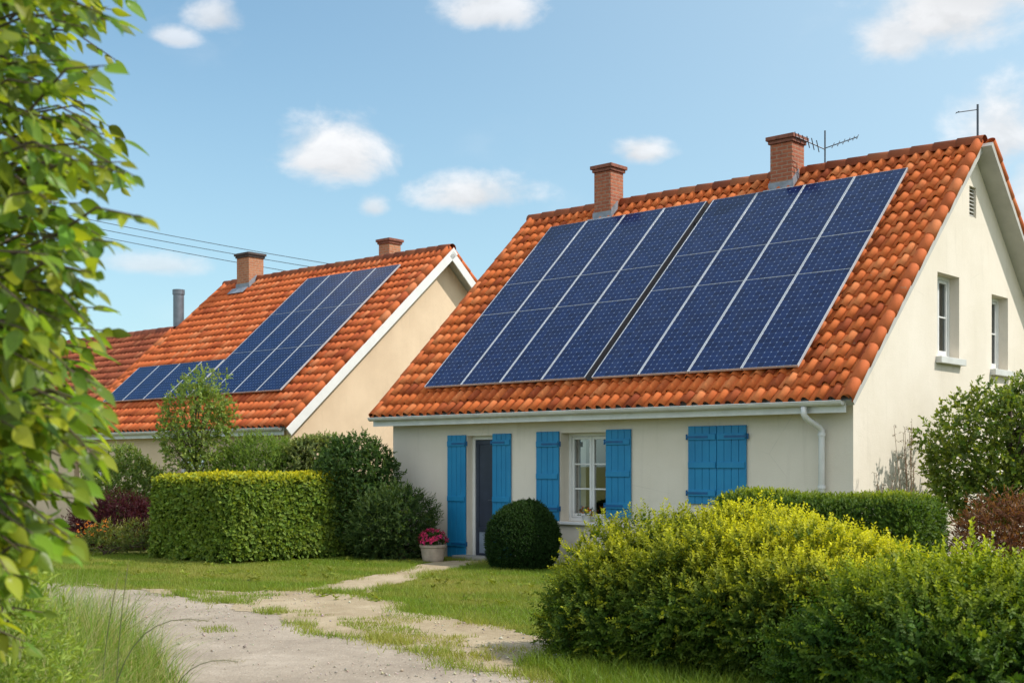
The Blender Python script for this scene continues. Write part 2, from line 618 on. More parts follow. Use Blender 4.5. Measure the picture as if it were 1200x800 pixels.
# ------------------------------------------------------------------ setting: ground, road, dirt
def wob(x, y, s=1.0, seed=0):
    return (math.sin(x * 1.7 * s + seed) * math.sin(y * 2.3 * s + seed * 1.3) + .5 * math.sin(x * 4.9 * s - y * 3.1 * s + seed * 2.1)
            + .35 * math.sin(x * 11.3 * s + y * 9.7 * s + seed) + .2 * math.sin(x * 23 * s - y * 27 * s + seed))


def noisy_outline(poly, step=.10, amp=.09, seed=0):
    out = []
    n = len(poly)
    for i in range(n):
        a, b = np.array(poly[i], float), np.array(poly[(i + 1) % n], float)
        L = np.linalg.norm(b - a)
        st = step if max(abs(a[0]), abs(a[1] - 10), abs(b[0])) < 14 else step * 4
        k = max(1, int(L / st))
        nrm = np.array([-(b - a)[1], (b - a)[0]]) / (L + 1e-9)
        for j in range(k):
            p = a + (b - a) * j / k
            out.append(p + nrm * amp * wob(p[0], p[1], 1, seed))
    return out


def sheet(name, poly, z, mat, amp=.09, seed=0):
    import bmesh
    pts = noisy_outline(poly, amp=amp, seed=seed)
    bm = bmesh.new()
    f = bm.faces.new([bm.verts.new((p[0], p[1], z)) for p in pts])
    if f.normal.z < 0:
        f.normal_flip()
    bm.normal_update()
    bmesh.ops.triangulate(bm, faces=bm.faces[:])
    for f in bm.faces:
        if f.normal.z < 0:
            f.normal_flip()
    me = bpy.data.meshes.new(name)
    bm.to_mesh(me)
    bm.free()
    me.materials.append(mat)
    o = bpy.data.objects.new(name, me)
    COL.objects.link(o)
    o['kind'] = 'structure'
    return o, pts


g = MB()
NG = 24
gx = [-800 + 1600 * i / NG for i in range(NG + 1)]
for i in range(NG):
    for j in range(NG):
        g.add([(gx[i], gx[j], 0), (gx[i + 1], gx[j], 0), (gx[i + 1], gx[j + 1], 0), (gx[i], gx[j + 1], 0)], [(0, 1, 2, 3)])
go = g.build('ground', M['ground'])
go['kind'] = 'structure'

ROAD = [(-30, 28), (-14, 21.5), (-8.6, 18.2), (-6.1, 17.0), (-4.3, 15.6), (-2.5, 13.4), (-1.0, 11.2), (.10, 9.95), (.7, 8.3), (1.1, 6.2), (1.6, 3), (2.0, -8),
        (-2.6, -8), (-1.9, 3), (-2.3, 6.8), (-2.75, 9.0), (-4.6, 12.2), (-7.5, 15.0), (-14, 18.2), (-30, 24)]
DIRT = [(-6.4, 17.1), (-4.3, 15.95), (-3.3, 15.6), (-2.6, 15.75), (-2.0, 15.3), (-1.5, 14.5), (-.85, 13.4), (-.05, 12.2), (.65, 11.2), (1.3, 10.2), (1.1, 8.4), (.5, 8.3), (-.2, 9.7), (-1.1, 11.0), (-2.55, 13.3), (-4.4, 15.5)]
PATH = [(-2.6, 15.9), (-2.2, 17.3), (-1.75, 18.9), (-1.2, 20.3), (-.75, 20.9), (-.2, 20.65), (-.75, 19.7), (-1.15, 18.2), (-1.6, 16.4), (-1.75, 15.4)]
PATCH = [[(-1.75, 12.6), (-1.2, 12.45), (-.85, 12.0), (-1.05, 11.75), (-1.5, 11.95)], [(-3.1, 12.2), (-2.8, 12.3), (-2.6, 11.9), (-2.95, 11.8)],
         [(-1.35, 11.6), (-1.15, 11.7), (-1.05, 11.35), (-1.3, 11.3)], [(-.3, 10.9), (.1, 10.85), (.2, 10.5), (-.2, 10.45)]]
_, road_pts = sheet('road', ROAD, .004, M['road'], .10, 1)
_, dirt_pts = sheet('dirt_verge', DIRT, .008, M['dirt'], .16, 4)
_, path_pts = sheet('garden_path', PATH, .012, M['dirt'], .08, 7)


def inside(px, py, poly):
    poly = np.array(poly)
    res = np.zeros(len(px), bool)
    n = len(poly)
    for i in range(n):
        x0, y0 = poly[i]
        x1, y1 = poly[(i + 1) % n]
        c = ((y0 > py) != (y1 > py))
        res ^= c & (px < (x1 - x0) * (py - y0) / (y1 - y0 + 1e-12) + x0)
    return res


# ------------------------------------------------------------------ houses
def wall_panel(mb, P, xs_lo, xs_hi, top, openings, T, breaks=()):
    """P(x, z, depth) -> point; openings: (x0, x1, z0, z1)"""
    cuts = sorted(set([xs_lo, xs_hi] + [k for o in openings for k in o[:2]] + list(breaks)))
    for a, b in zip(cuts[:-1], cuts[1:]):
        mid = (a + b) / 2
        spans = sorted([(o[2], o[3]) for o in openings if o[0] - 1e-6 <= mid <= o[1] + 1e-6])
        zl = 0.0
        segs = []
        for z0, z1 in spans:
            if z0 > zl:
                segs.append((zl, z0))
            zl = z1
        segs.append((zl, None))
        for z0, z1 in segs:
            ta, tb = (top(a), top(b)) if z1 is None else (z1, z1)
            mb.add([P(a, z0, 0), P(b, z0, 0), P(b, tb, 0), P(a, ta, 0)], [(0, 1, 2, 3)])
            mb.add([P(a, z0, T), P(b, z0, T), P(b, tb, T), P(a, ta, T)], [(3, 2, 1, 0)])
    for x0, x1, z0, z1 in openings:
        if z0 > 0.01:
            mb.add([P(x0, z0, 0), P(x1, z0, 0), P(x1, z0, T), P(x0, z0, T)], [(3, 2, 1, 0)])
        mb.add([P(x0, z1, 0), P(x1, z1, 0), P(x1, z1, T), P(x0, z1, T)], [(0, 1, 2, 3)])
        mb.add([P(x0, z0, 0), P(x0, z1, 0), P(x0, z1, T), P(x0, z0, T)], [(3, 2, 1, 0)])
        mb.add([P(x1, z0, 0), P(x1, z1, 0), P(x1, z1, T), P(x1, z0, T)], [(0, 1, 2, 3)])


def tiles(mb, origin, ax, up, width, length, tw=.192, tl=.29, seed=0, skip=None):
    """overlapping pantiles on the plane origin + x*ax + y*up"""
    rnd = random.Random(seed)
    ax, up = np.array(ax, float), np.array(up, float)
    nrm = np.cross(ax, up)
    if nrm[2] < 0:
        nrm = -nrm
    origin = np.array(origin, float)
    nc = max(1, round(width / tw))
    tw = width / nc
    nr = max(1, round(length / tl))
    tl = length / nr
    prof = []
    for k in range(4):
        x = .42 * k / 3
        prof.append((x, .008 * (1 - math.sin(math.pi * k / 3))))
    for k in range(1, 11):
        q = k / 10
        prof.append((.40 + .64 * q, .008 + .072 * math.sin(math.pi * q) ** .70))
    n = len(prof)
    for r in range(nr):
        for c in range(nc):
            if skip and skip((c + .5) * tw, (r + .5) * tl):
                continue
            j = rnd.uniform(-.006, .006)
            rot = rnd.uniform(-.02, .02)
            lift = rnd.uniform(0, .010) if rnd.random() < .85 else rnd.uniform(.01, .022)
            y0 = r * tl - .040 + rnd.uniform(-.009, .009) - (.03 if rnd.random() < .02 else 0)
            y1 = (r + 1) * tl + .02
            lo, hi, lip = [], [], []
            for x, h in prof:
                X = c * tw + x * tw + j
                lo.append(origin + ax * (X + rot * .1) + up * y0 + nrm * (h + .036 + lift))
                hi.append(origin + ax * (X - rot * .2) + up * y1 + nrm * (h * .92 + .008))
                lip.append(origin + ax * (X + rot * .1) + up * (y0 + .004) + nrm * (h + .016 + lift))
            fs = [(k, k + 1, n + k + 1, n + k) for k in range(n - 1)]
            fs += [(2 * n + k, 2 * n + k + 1, k + 1, k) for k in range(n - 1)]
            mb.add(lo + hi + lip, fs)


def half_round(mb, p0, p1, side, upv, r, seg=.40, n=8, drop=0.0, seed=0, a0=0.0, a1=math.pi):
    """a run of overlapping half round cover tiles from p0 to p1"""
    rnd = random.Random(seed)
    p0, p1, side, upv = (np.array(k, float) for k in (p0, p1, side, upv))
    d = p1 - p0
    L = np.linalg.norm(d)
    d /= L
    k = max(1, round(L / seg))
    s = L / k
    for i in range(k):
        q0 = p0 + d * (i * s - .03) + upv * rnd.uniform(-.006, .006) + side * rnd.uniform(-.006, .006)
        q1 = p0 + d * ((i + 1) * s + .02)
        ra, rb = r * 1.06, r * .92
        vs = []
        for q, rr, cc in ((q0, ra, 0), (q1, rb, 0), (q0 + d * .004, ra - .018, 0)):
            for m in range(n + 1):
                an = a0 + (a1 - a0) * m / n
                vs.append(q + side * rr * math.cos(an) + upv * rr * math.sin(an))
        fs = [(m, m + 1, n + 2 + m, n + 1 + m) for m in range(n)]
        fs += [(2 * (n + 1) + m, 2 * (n + 1) + m + 1, m + 1, m) for m in range(n)]
        mb.add(vs, fs)


def casement(parent, P, x0, x1, z0, z1, depth, rows=3, name='window', leaves=2, outer=.055):
    """window > frame, pane, sill; P(x, z, depth)"""
    win = group_empty(name, parent)
    fr, gl = MB(), MB()

    def bar(a, b, c, d, d0, d1):
        fr.obox(P(a, c, d0), P(b, c, d0) - P(a, c, d0), P(a, c, d1) - P(a, c, d0), P(a, d, d0) - P(a, c, d0))
    o = outer
    bar(x0, x0 + o, z0, z1, depth, depth + .08)
    bar(x1 - o, x1, z0, z1, depth, depth + .08)
    bar(x0 + o, x1 - o, z1 - o, z1, depth, depth + .08)
    bar(x0 + o, x1 - o, z0, z0 + o, depth, depth + .08)
    W = (x1 - x0 - 2 * o) / leaves
    for i in range(leaves):
        a, b = x0 + o + i * W, x0 + o + (i + 1) * W
        s = .048
        e = .004
        bar(a + e, a + s, z0 + o + e, z1 - o - e, depth + .014, depth + .07)
        bar(b - s, b - e, z0 + o + e, z1 - o - e, depth + .014, depth + .07)
        bar(a + s, b - s, z1 - o - s, z1 - o - e, depth + .014, depth + .07)
        bar(a + s, b - s, z0 + o + e, z0 + o + s + .02, depth + .014, depth + .07)
        za, zb = z0 + o + s + .02, z1 - o - s
        for r in range(1, rows):
            zz = za + (zb - za) * r / rows
            bar(a + s, b - s, zz - .012, zz + .012, depth + .02, depth + .06)
        gl.add([P(a + s, za, depth + .04), P(b - s, za, depth + .04), P(b - s, zb, depth + .04), P(a + s, zb, depth + .04)], [(0, 1, 2, 3)])
    fr.build('frame', M['white'], win, bevel=.004)
    gl.build('pane', M['glass'], win)
    return win


def shutter(parent, P, x0, x1, z0, z1, d0, d1, hinge_at, battens=(.14, .5, .86), planks=4):
    """one leaf of vertical planks with ledges and strap hinges"""
    pl = MB()
    wdt = (x1 - x0) / planks

    def bx(mb, a, b, c, d, e, f):
        mb.obox(P(a, c, e), P(b, c, e) - P(a, c, e), P(a, c, f) - P(a, c, e), P(a, d, e) - P(a, c, e))
    for i in range(planks):
        bx(pl, x0 + i * wdt + .0025, x0 + (i + 1) * wdt - .0025, z0, z1, d0 - d1 * .6, d0)
    for q in battens:
        zc = z0 + (z1 - z0) * q
        bx(pl, x0 + .012, x1 - .012, zc - .045, zc + .045, d0 - d1, d0 - d1 * .6 - .002)
    o = pl.build('shutter', M['blue'], parent, bevel=.006)
    s = 1 if hinge_at == x0 else -1
    for q in (battens[0], battens[-1]):
        zc = z0 + (z1 - z0) * q
        L = (x1 - x0) * .72
        a, b = sorted((hinge_at - s * .02, hinge_at + s * L))
        he = MB()
        he.obox(P(a, zc - .016, d0 - d1 - .006), P(b, zc - .016, 0) - P(a, zc - .016, 0), P(a, zc, d0 - d1 - .0015) - P(a, zc, d0 - d1 - .006), P(a, zc + .016, 0) - P(a, zc - .016, 0))
        he.tube([P(hinge_at - s * .025, zc - .04, d0 - d1 * .5), P(hinge_at - s * .025, zc + .04, d0 - d1 * .5)], .014, 8)
        he.build('hinge', M['blue_dark'], o)
    return o


def chimney(parent, x, y, w_, d_, zb, zt, brick, capm, capped=True):
    """house part: brick stack with cap and lead flashing"""
    st = MB()
    st.box((x - w_ / 2, y - d_ / 2, zb), (x + w_ / 2, y + d_ / 2, zt - .16))
    o = st.build('chimney', brick, parent, bevel=.006)
    c = MB()
    c.box((x - w_ / 2 - .03, y - d_ / 2 - .03, zt - .158), (x + w_ / 2 + .03, y + d_ / 2 + .03, zt - .10))
    c.box((x - w_ / 2 - .06, y - d_ / 2 - .06, zt - .099), (x + w_ / 2 + .06, y + d_ / 2 + .06, zt - .03))
    c.add([(x - w_ / 2 - .05, y - d_ / 2 - .05, zt - .03), (x + w_ / 2 + .05, y - d_ / 2 - .05, zt - .03), (x + w_ / 2 + .05, y + d_ / 2 + .05, zt - .03),
           (x - w_ / 2 - .05, y + d_ / 2 + .05, zt - .03), (x - .06, y - .06, zt + .01), (x + .06, y - .06, zt + .01), (x + .06, y + .06, zt + .01), (x - .06, y + .06, zt + .01)],
          [(0, 1, 5, 4), (1, 2, 6, 5), (2, 3, 7, 6), (3, 0, 4, 7), (4, 5, 6, 7)])
    c.build('chimney_cap', capm, o, bevel=.008)
    return o


def flashing(parent, x, y, w_, d_, eave_b, eave_z, tan):
    """lead apron round the stack, following the slope, house local coordinates"""
    def zroof(b):
        return eave_z + (b - eave_b) * tan
    f = MB()
    y0, y1 = y - d_ / 2, y + d_ / 2
    e = .012
    zf = zroof(y0) + .06
    f.box((x - w_ / 2 - .03, y0 - .012, zf - .1), (x + w_ / 2 + .03, y0 - .003, zf + .15))
    sl = np.array([0, 1, tan])
    sl = sl / np.linalg.norm(sl)
    nn = np.array([0, -tan, 1]) / math.hypot(1, tan)
    o = np.array([x - w_ / 2 - .08, y0, zroof(y0)]) + nn * .115 - sl * .26
    f.obox(o, (w_ + .16, 0, 0), sl * .25, nn * .010)
    for s in (-1, 1):
        xs = x + s * (w_ / 2 + .003)
        f.obox((xs, y0 + .004, zroof(y0) + .08), (s * e, 0, 0), (0, d_ * .5, d_ * .5 * tan), (0, 0, .16))
    return f.build('flashing', M['lead'], parent)


def gabled_house(root, L, depth, ov, ze, zr, bk, verge_f, verge_b, left_ov, tile_m, seed, wall_m, front_open, gable_open, ridge_m, barge=False):
    """walls, decks, tiles, ridge; local x = -a (a runs to the left along the facade), y = depth, z = up"""
    tan = (zr - ze) / (bk + ov)
    Ls = math.hypot(zr - ze, bk + ov)
    cs, sn = (bk + ov) / Ls, (zr - ze) / Ls
    T = .3
    wm = MB()
    below = .13

    def ztop(b):
        return ze + tan * ((b if b <= bk else depth - b) + ov) - below
    wall_panel(wm, lambda a, z, d: np.array([-a, d, z]), 0, L, lambda a: ztop(0), front_open, T)
    wall_panel(wm, lambda b, z, d: np.array([-d, b, z]), 0, depth, ztop, gable_open, T, breaks=(bk,))
    wall_panel(wm, lambda b, z, d: np.array([-L + d, b, z]), 0, depth, ztop, [], T, breaks=(bk,))
    wall_panel(wm, lambda a, z, d: np.array([-a, depth - d, z]), 0, L, lambda a: ztop(0), [], T)
    wm.build('wall', wall_m, root)
    fl = MB()
    fl.box((-L + T + .002, T + .002, .02), (-T - .002, depth - T - .002, .06))
    fl.box((-L + T + .01, T + .01, 2.32), (-T - .01, depth - T - .01, 2.40))
    fl.box((-L + T + .01, T + 2.2, .07), (-T - .01, T + 2.3, 2.31))
    fl.build('interior', M['dark'], root)
    # decks
    upf, upb = np.array([0, cs, sn]), np.array([0, -cs, sn])
    nf, nb = np.array([0, -sn, cs]), np.array([0, sn, cs])
    dk = MB()
    x0 = -L - left_ov
    dk.obox(np.array([x0, -ov, ze]) - nf * .09, (L + left_ov + verge_f, 0, 0), upf * (Ls - .002), nf * .085)
    dk.obox(np.array([x0, depth + ov, ze]) - nb * .09, (L + left_ov + verge_b, 0, 0), upb * (Ls - .002), nb * .085)
    dk.build('soffit', M['soffit'], root)
    rf = MB()
    tiles(rf, np.array([x0, -ov, ze]), (1, 0, 0), upf, L + left_ov + verge_f - .02, Ls - .03, seed=seed)
    tiles(rf, np.array([x0, depth + ov, ze]), (1, 0, 0), upb, L + left_ov + verge_b - .02, Ls - .03, seed=seed + 1)
    roof = rf.build('roof', tile_m, root, smooth=True)
    rd = MB()
    zz = zr + .015
    half_round(rd, (x0 - .02, bk, zz), (verge_f + .02, bk, zz), (0, 1, 0), (0, 0, 1), .125, .38, seed=seed, a0=-.25, a1=math.pi + .25)
    rd.build('ridge_tiles', ridge_m, roof, smooth=True)
    sx = np.array([1., 0, 0])
    for (st, up, nn, ve) in ((np.array([0, -ov, ze]), upf, nf, verge_f), (np.array([0, depth + ov, ze]), upb, nb, verge_b)):
        for xx, side, a0, a1 in ((ve - .055, sx, -.9, 2.6), (x0 + .05, -sx, -.9, 2.6)):
            q = st + sx * xx + nn * .045
            vg = MB()
            half_round(vg, q, q + up * (Ls - .02), side, nn, .082, .36, seed=seed + 3, a0=a0, a1=a1)
            vg.build('verge_tiles', M['verge'] if not barge else tile_m, roof, smooth=True)
    if barge:
        for (st, up, nn, ve) in ((np.array([0, -ov, ze]), upf, nf, verge_f), (np.array([0, depth + ov, ze]), upb, nb, verge_b)):
            for xx in (ve + .002, x0 - .034):
                q = st + sx * xx - nn * .20
                bb = MB()
                bb.obox(q - up * .03, sx * .03, up * (Ls + (.10 if up[1] > 0 else -.02)), nn * .195)
                bb.build('barge_board', M['white'], root, bevel=.004)
    # gutter along the front eave
    gt = MB()
    n = 8
    y, z, r = -ov - .075, ze - .012, .058
    vs = []
    xe = [x0, verge_f - .10]
    for x in xe:
        for k in range(n + 1):
            an = math.pi + math.pi * k / n
            vs.append((x, y + r * math.cos(an), z + r * math.sin(an)))
        for k in range(n, -1, -1):
            an = math.pi + math.pi * k / n
            vs.append((x, y + (r - .006) * math.cos(an), z + (r - .006) * math.sin(an)))
    m = 2 * (n + 1)
    fs = [(k, (k + 1) % m, m + (k + 1) % m, m + k) for k in range(m)]
    fs += [tuple(range(n, -1, -1)), tuple(range(m, m + n + 1))]
    gt.add(vs, fs)
    gt.box((x0, -ov + .002, ze - .16), (verge_f - .10, -ov + .022, ze - .012))
    gt.tube([(xe[0], y - r, z), (xe[1], y - r, z)], .008, 6)
    gut = gt.build('gutter', M['gutter'], root)
    return tan, Ls, roof, upf, nf, gut


def solar_array(name, label, O, ov, ze, upf_w, nf_w, a0, a1, rows, ncol, cell, group, off=.145, gap_shade=0.0):
    """thing: panels of cells in aluminium frames lying on rails above the tiles; roof plane coordinates (a to the left, r up the slope)"""
    e = house_pt(O, 0, -ov, ze)
    org = e - a1 * U + rows[0] * upf_w + nf_w * off
    root = thing(name, label, 'solar panels', org, 0, group)
    X, Y, N = U, upf_w, nf_w
    th = .036
    Wd = (a1 - a0) / ncol
    for k in range(ncol):
        for q in (.25, .75):
            x = (k + q) * Wd
            rb = MB()
            rb.obox(X * (x - .02) + Y * .05 - N * .075, X * .04, Y * (rows[-1] - rows[0] - .1), N * .045)
            rb.build('mounting_rail', M['rail'], root)
    for k in range(len(rows) - 1):
        for q in (.22, .78):
            y = rows[k] - rows[0] + (rows[k + 1] - rows[k]) * q
            rb = MB()
            rb.obox(X * .05 + Y * (y - .02) - N * .029, X * (a1 - a0 - .1), Y * .04, N * .027)
            rb.build('mounting_rail', M['rail'], root)
    if gap_shade:  # black strip put in for the shadow between two arrays
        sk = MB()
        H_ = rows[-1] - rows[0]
        sk.obox(X * (a1 - a0 + .004) - N * .045, X * gap_shade, Y * H_, N * .015)
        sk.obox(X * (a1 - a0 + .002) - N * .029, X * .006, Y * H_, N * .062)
        sk.obox(X * (a1 - a0 + gap_shade) - N * .029, X * .006, Y * H_, N * .060)
        sk.build('gap_shade_strip', M['black'], root)
    for k in range(ncol):
        for i in range(len(rows) - 1):
            x0, x1 = k * Wd + .006, (k + 1) * Wd - .006
            y0, y1 = rows[i] - rows[0] + .001, rows[i + 1] - rows[0] - .001
            p = MB()
            nx, ny = max(1, round((x1 - x0) / cell)), max(1, round((y1 - y0) / cell))
            fx, fy = .013, .003
            c0 = X * (x0 + fx) + Y * (y0 + fy) + N * (th - .004)
            c1, c2 = X * (x1 - x0 - 2 * fx), Y * (y1 - y0 - 2 * fy)
            p.add([c0, c0 + c1, c0 + c1 + c2, c0 + c2], [(0, 1, 2, 3)], [[(0, 0), (nx, 0), (nx, ny), (0, ny)]])
            b0 = c0 - N * (th - .008)
            p.add([b0, b0 + c1, b0 + c1 + c2, b0 + c2], [(3, 2, 1, 0)], [[(.5, .5)] * 4])
            pn = p.build('panel', M['cells'], root)
            fr = MB()
            fr.obox(X * x0 + Y * y0, X * fx, Y * (y1 - y0), N * th)
            fr.obox(X * (x1 - fx) + Y * y0, X * fx, Y * (y1 - y0), N * th)
            fr.obox(X * (x0 + fx) + Y * y0, X * (x1 - x0 - 2 * fx), Y * fy, N * (th - .001))
            fr.obox(X * (x0 + fx) + Y * (y1 - fy), X * (x1 - x0 - 2 * fx), Y * fy, N * (th - .001))
            fr.build('frame', M['alu'], pn)
    return root


# --- the near house
H1 = (4.5044, 16.4813)
L1 = 8.94
house = thing('house', 'cream house with blue shutters, steep orange tiled roof and two brick chimneys', 'house', (H1[0], H1[1], 0), -TH)
ZE1, ZR1, BK1, OV1 = 2.438, 6.58, 4.037, .30
door_o = (6.48, 7.08, 0.0, 2.085)
win_o = (4.10, 5.02, .70, 2.10)
closed_o = (1.63, 2.55, 1.05, 2.14)
g1, g2, vent = (2.67, 3.47, 3.20, 4.45), (4.76, 5.46, 3.13, 4.33), (3.86, 4.13, 5.45, 5.92)
tan1, LS1, roof1, upf1, nf1, gut1 = gabled_house(house, L1, 2 * BK1, OV1, ZE1, ZR1, BK1, .14, .30, .20, M['tile'], 3, M['wall'],
                                           [door_o, win_o, closed_o], [g1, g2, vent], M['ridge'])


def Pf(a, z, d):
    return np.array([-a, d, z])


def Pg(b, z, d):
    return np.array([-d, b, z])


wn = casement(house, Pf, win_o[0], win_o[1], win_o[2], win_o[3], .20)
s = MB()
s.obox(Pf(win_o[0] - .06, .655, -.07), (-(win_o[1] - win_o[0] + .12), 0, 0), (0, .268, 0), (0, 0, .043))
s.build('sill', M['white'], wn, bevel=.006)
for a, b in ((4.2, 4.36), (4.78, 4.93)):
    cu = MB()
    n = 14
    vs = []
    for i in range(n + 1):
        x = a + (b - a) * i / n
        d = .34 + .022 * math.sin(i * 2.1)
        vs += [Pf(x, .72, d), Pf(x, 2.06, d)]
    cu.add(vs, [(2 * i, 2 * i + 2, 2 * i + 3, 2 * i + 1) for i in range(n)])
    cu.build('curtain', M['curtain'], wn, smooth=True)
shutter(house, Pf, 5.03, 5.505, .70, 2.125, -.012, .05, 5.03)
shutter(house, Pf, 3.615, 4.09, .78, 2.135, -.012, .05, 4.09)
mid = (closed_o[0] + closed_o[1]) / 2
shutter(house, Pf, 1.605, mid - .002, 1.03, 2.155, -.012, .05, 1.605, planks=4)
shutter(house, Pf, mid + .002, 2.579, 1.03, 2.155, -.012, .05, 2.579, planks=4)
shutter(house, Pf, 7.09, 7.526, .02, 2.10, -.012, .05, 7.09, battens=(.11, .48, .93))
shutter(house, Pf, 6.06, 6.47, .02, 2.11, -.012, .05, 6.47, battens=(.11, .48, .93))
# door: frame and a solid leaf coloured dark for the shaded opening
dr = group_empty('door', house)
f = MB()
x0, x1 = door_o[0], door_o[1]
for a, b, c, d in ((x0, x0 + .06, .0, 2.085), (x1 - .06, x1, .0, 2.085), (x0 + .06, x1 - .06, 2.02, 2.085)):
    f.obox(Pf(a, c, .12), (-(b - a), 0, 0), (0, .09, 0), (0, 0, d - c))
f.build('frame', M['white'], dr, bevel=.004)
lf = MB()
for a, b, c, d, e in ((x0 + .064, x0 + .13, .03, 2.015, 0), (x1 - .13, x1 - .064, .03, 2.015, 0), (x0 + .13, x1 - .13, 1.94, 2.015, 0), (x0 + .13, x1 - .13, .46, .54, 0), (x0 + .13, x1 - .13, .54, 1.94, .014), (x0 + .13, x1 - .13, .03, .10, 0)):
    lf.obox(Pf(a, c, .14 + e), (-(b - a), 0, 0), (0, .045 - e, 0), (0, 0, d - c))
lf.build('leaf', M['door'], dr, bevel=.004)
kp = MB()
kp.obox(Pf(x0 + .13, .10, .154), (-(x1 - x0 - .26), 0, 0), (0, .03, 0), (0, 0, .36))
kp.build('kick_panel', M['kick'], dr)
hd = MB()
hd.tube([Pf(x0 + .097, 1.0, .14), Pf(x0 + .097, 1.0, .09), Pf(x0 + .20, 1.0, .085)], .009, 8)
hd.build('handle', M['antenna'], dr)
stp = MB()
stp.obox(Pf(x0 - .08, .012, -.30), (-(x1 - x0 + .16), 0, 0), (0, .295, 0), (0, 0, .06))
stp.build('step', M['slab'], house, bevel=.01)
# gable windows and vent
for (b0, b1, z0, z1) in (g1, g2):
    wg = casement(house, Pg, b0, b1, z0, z1, .15, rows=2)
    s = MB()
    s.obox(Pg(b0 - .06, z0 - .10, -.09), (-.24, 0, 0), (0, b1 - b0 + .12, 0), (0, 0, .098))
    s.build('sill', M['offwhite'], wg, bevel=.006)
    c = MB()
    n = 16
    vs = []
    for i in range(n + 1):
        y = b0 + .1 + (b1 - b0 - .2) * i / n
        d = .42 + .02 * math.sin(i * 2.3)
        vs += [Pg(y, z0 + .06, d), Pg(y, z1 - .06, d)]
    c.add(vs, [(2 * i, 2 * i + 2, 2 * i + 3, 2 * i + 1) for i in range(n)])
    c.build('curtain', M['curtain'], wg, smooth=True)
v_ = MB()
zc = vent[2] + .02
while zc < vent[3] - .03:
    v_.obox(Pg(vent[0], zc, .03), (-.06, 0, .045), (0, vent[1] - vent[0], 0), (0, 0, .012))
    zc += .058
v_.obox(Pg(vent[0] - .0, vent[2], .12), (-.02, 0, 0), (0, vent[1] - vent[0], 0), (0, 0, vent[3] - vent[2]))
v_.build('vent', M['soffit'], house)
# downpipe with swan neck
dp = MB()
yg, zg = -OV1 - .075, ZE1 - .075
dp.tube([(-.52, yg, zg), (-.52, yg, zg - .10), (-.50, yg + .05, zg - .16), (-.44, -.12, zg - .26), (-.42, -.075, zg - .31), (-.42, -.075, zg - .40), (-.42, -.075, .05)], .042, 12)
pipe = dp.build('downpipe', M['gutter'], house, smooth=True)
for z in (.5, 1.3, 2.0):
    br = MB()
    br.lathe([(.044, z - .02), (.052, z - .02), (.052, z + .02), (.044, z + .02)], 12, (-.42, -.075))
    br.box((-.43, -.03, z - .012), (-.41, -.002, z + .012))
    br.build('pipe_bracket', M['gutter'], pipe)
c1 = chimney(house, -7.03, 3.86, .40, .40, 5.9, 7.36, M['brick'], M['cap'])
flashing(c1, -7.03, 3.86, .40, .40, -OV1, ZE1, tan1)
c2 = chimney(house, -3.17, 3.86, .42, .42, 5.9, 7.24, M['brick'], M['cap'])
flashing(c2, -3.17, 3.86, .42, .42, -OV1, ZE1, tan1)


def rotw(v3):
    return v3[0] * U + v3[1] * V + np.array([0, 0, v3[2]])


UF1, NF1 = rotw(upf1), rotw(nf1)
PVG = 'solar arrays on the tiled roofs'
solar_array('solar_array', 'dark blue solar array left of the black gap on the roof with blue shutters below', H1, OV1, ZE1, UF1, NF1, 4.52, 8.13, [.57, 2.56, 3.47, 5.33], 4, .11, PVG, gap_shade=.118)
solar_array('solar_array', 'dark blue solar array right of the black gap, nearest the gable with two windows', H1, OV1, ZE1, UF1, NF1, .80, 4.39, [.56, 2.73, 3.67, 5.33], 4, .11, PVG)

# --- the house behind, to the left
OV2 = .25
W2 = np.array([-4.62, 26.0, 0]) + OV2 * V - .45 * U
L2 = 8.6
house2 = thing('house', 'peach house behind the clipped hedge with white barge boards and orange roof', 'house', W2, -TH)
ZE2, ZR2, BK2 = 2.38, 6.72, 4.65
w2a, w2b = (3.0, 4.1, .8, 1.95), (7.4, 8.2, .85, 1.9)
tan2, LS2, roof2, upf2, nf2, gut2 = gabled_house(house2, L2, 2 * BK2, OV2, ZE2, ZR2, BK2, .32, .32, .15, M['tile_new'], 21, M['wall_peach'],
                                           [w2a, w2b], [], M['ridge'], barge=True)
for o_ in (w2a, w2b):
    wz = casement(house2, Pf, *o_, .10)
    s = MB()
    s.obox(Pf(o_[0] - .05, o_[2] - .06, -.06), (-(o_[1] - o_[0] + .1), 0, 0), (0, .15, 0), (0, 0, .058))
    s.build('sill', M['white'], wz, bevel=.005)
c3 = chimney(house2, -7.50, 4.55, .56, .5, 6.0, 7.50, M['brick_light'], M['cap_dark'])
flashing(c3, -7.50, 4.55, .56, .5, -OV2, ZE2, tan2)
c4 = chimney(house2, -2.62, 5.35, .40, .40, 5.7, 7.42, M['brick_light'], M['cap'])
UF2, NF2 = rotw(upf2), rotw(nf2)
solar_array('solar_array', 'tall blue array of four columns on the roof behind the clipped hedge', W2, OV2, ZE2, UF2, NF2, .80, 4.32, [1.10, 2.72, 4.3, 5.88], 4, .11, PVG)
solar_array('solar_array', 'low single row of four blue panels beside the taller array, behind the young tree', W2, OV2, ZE2, UF2, NF2, 4.37, 8.20, [1.07, 2.50], 4, .11, PVG)

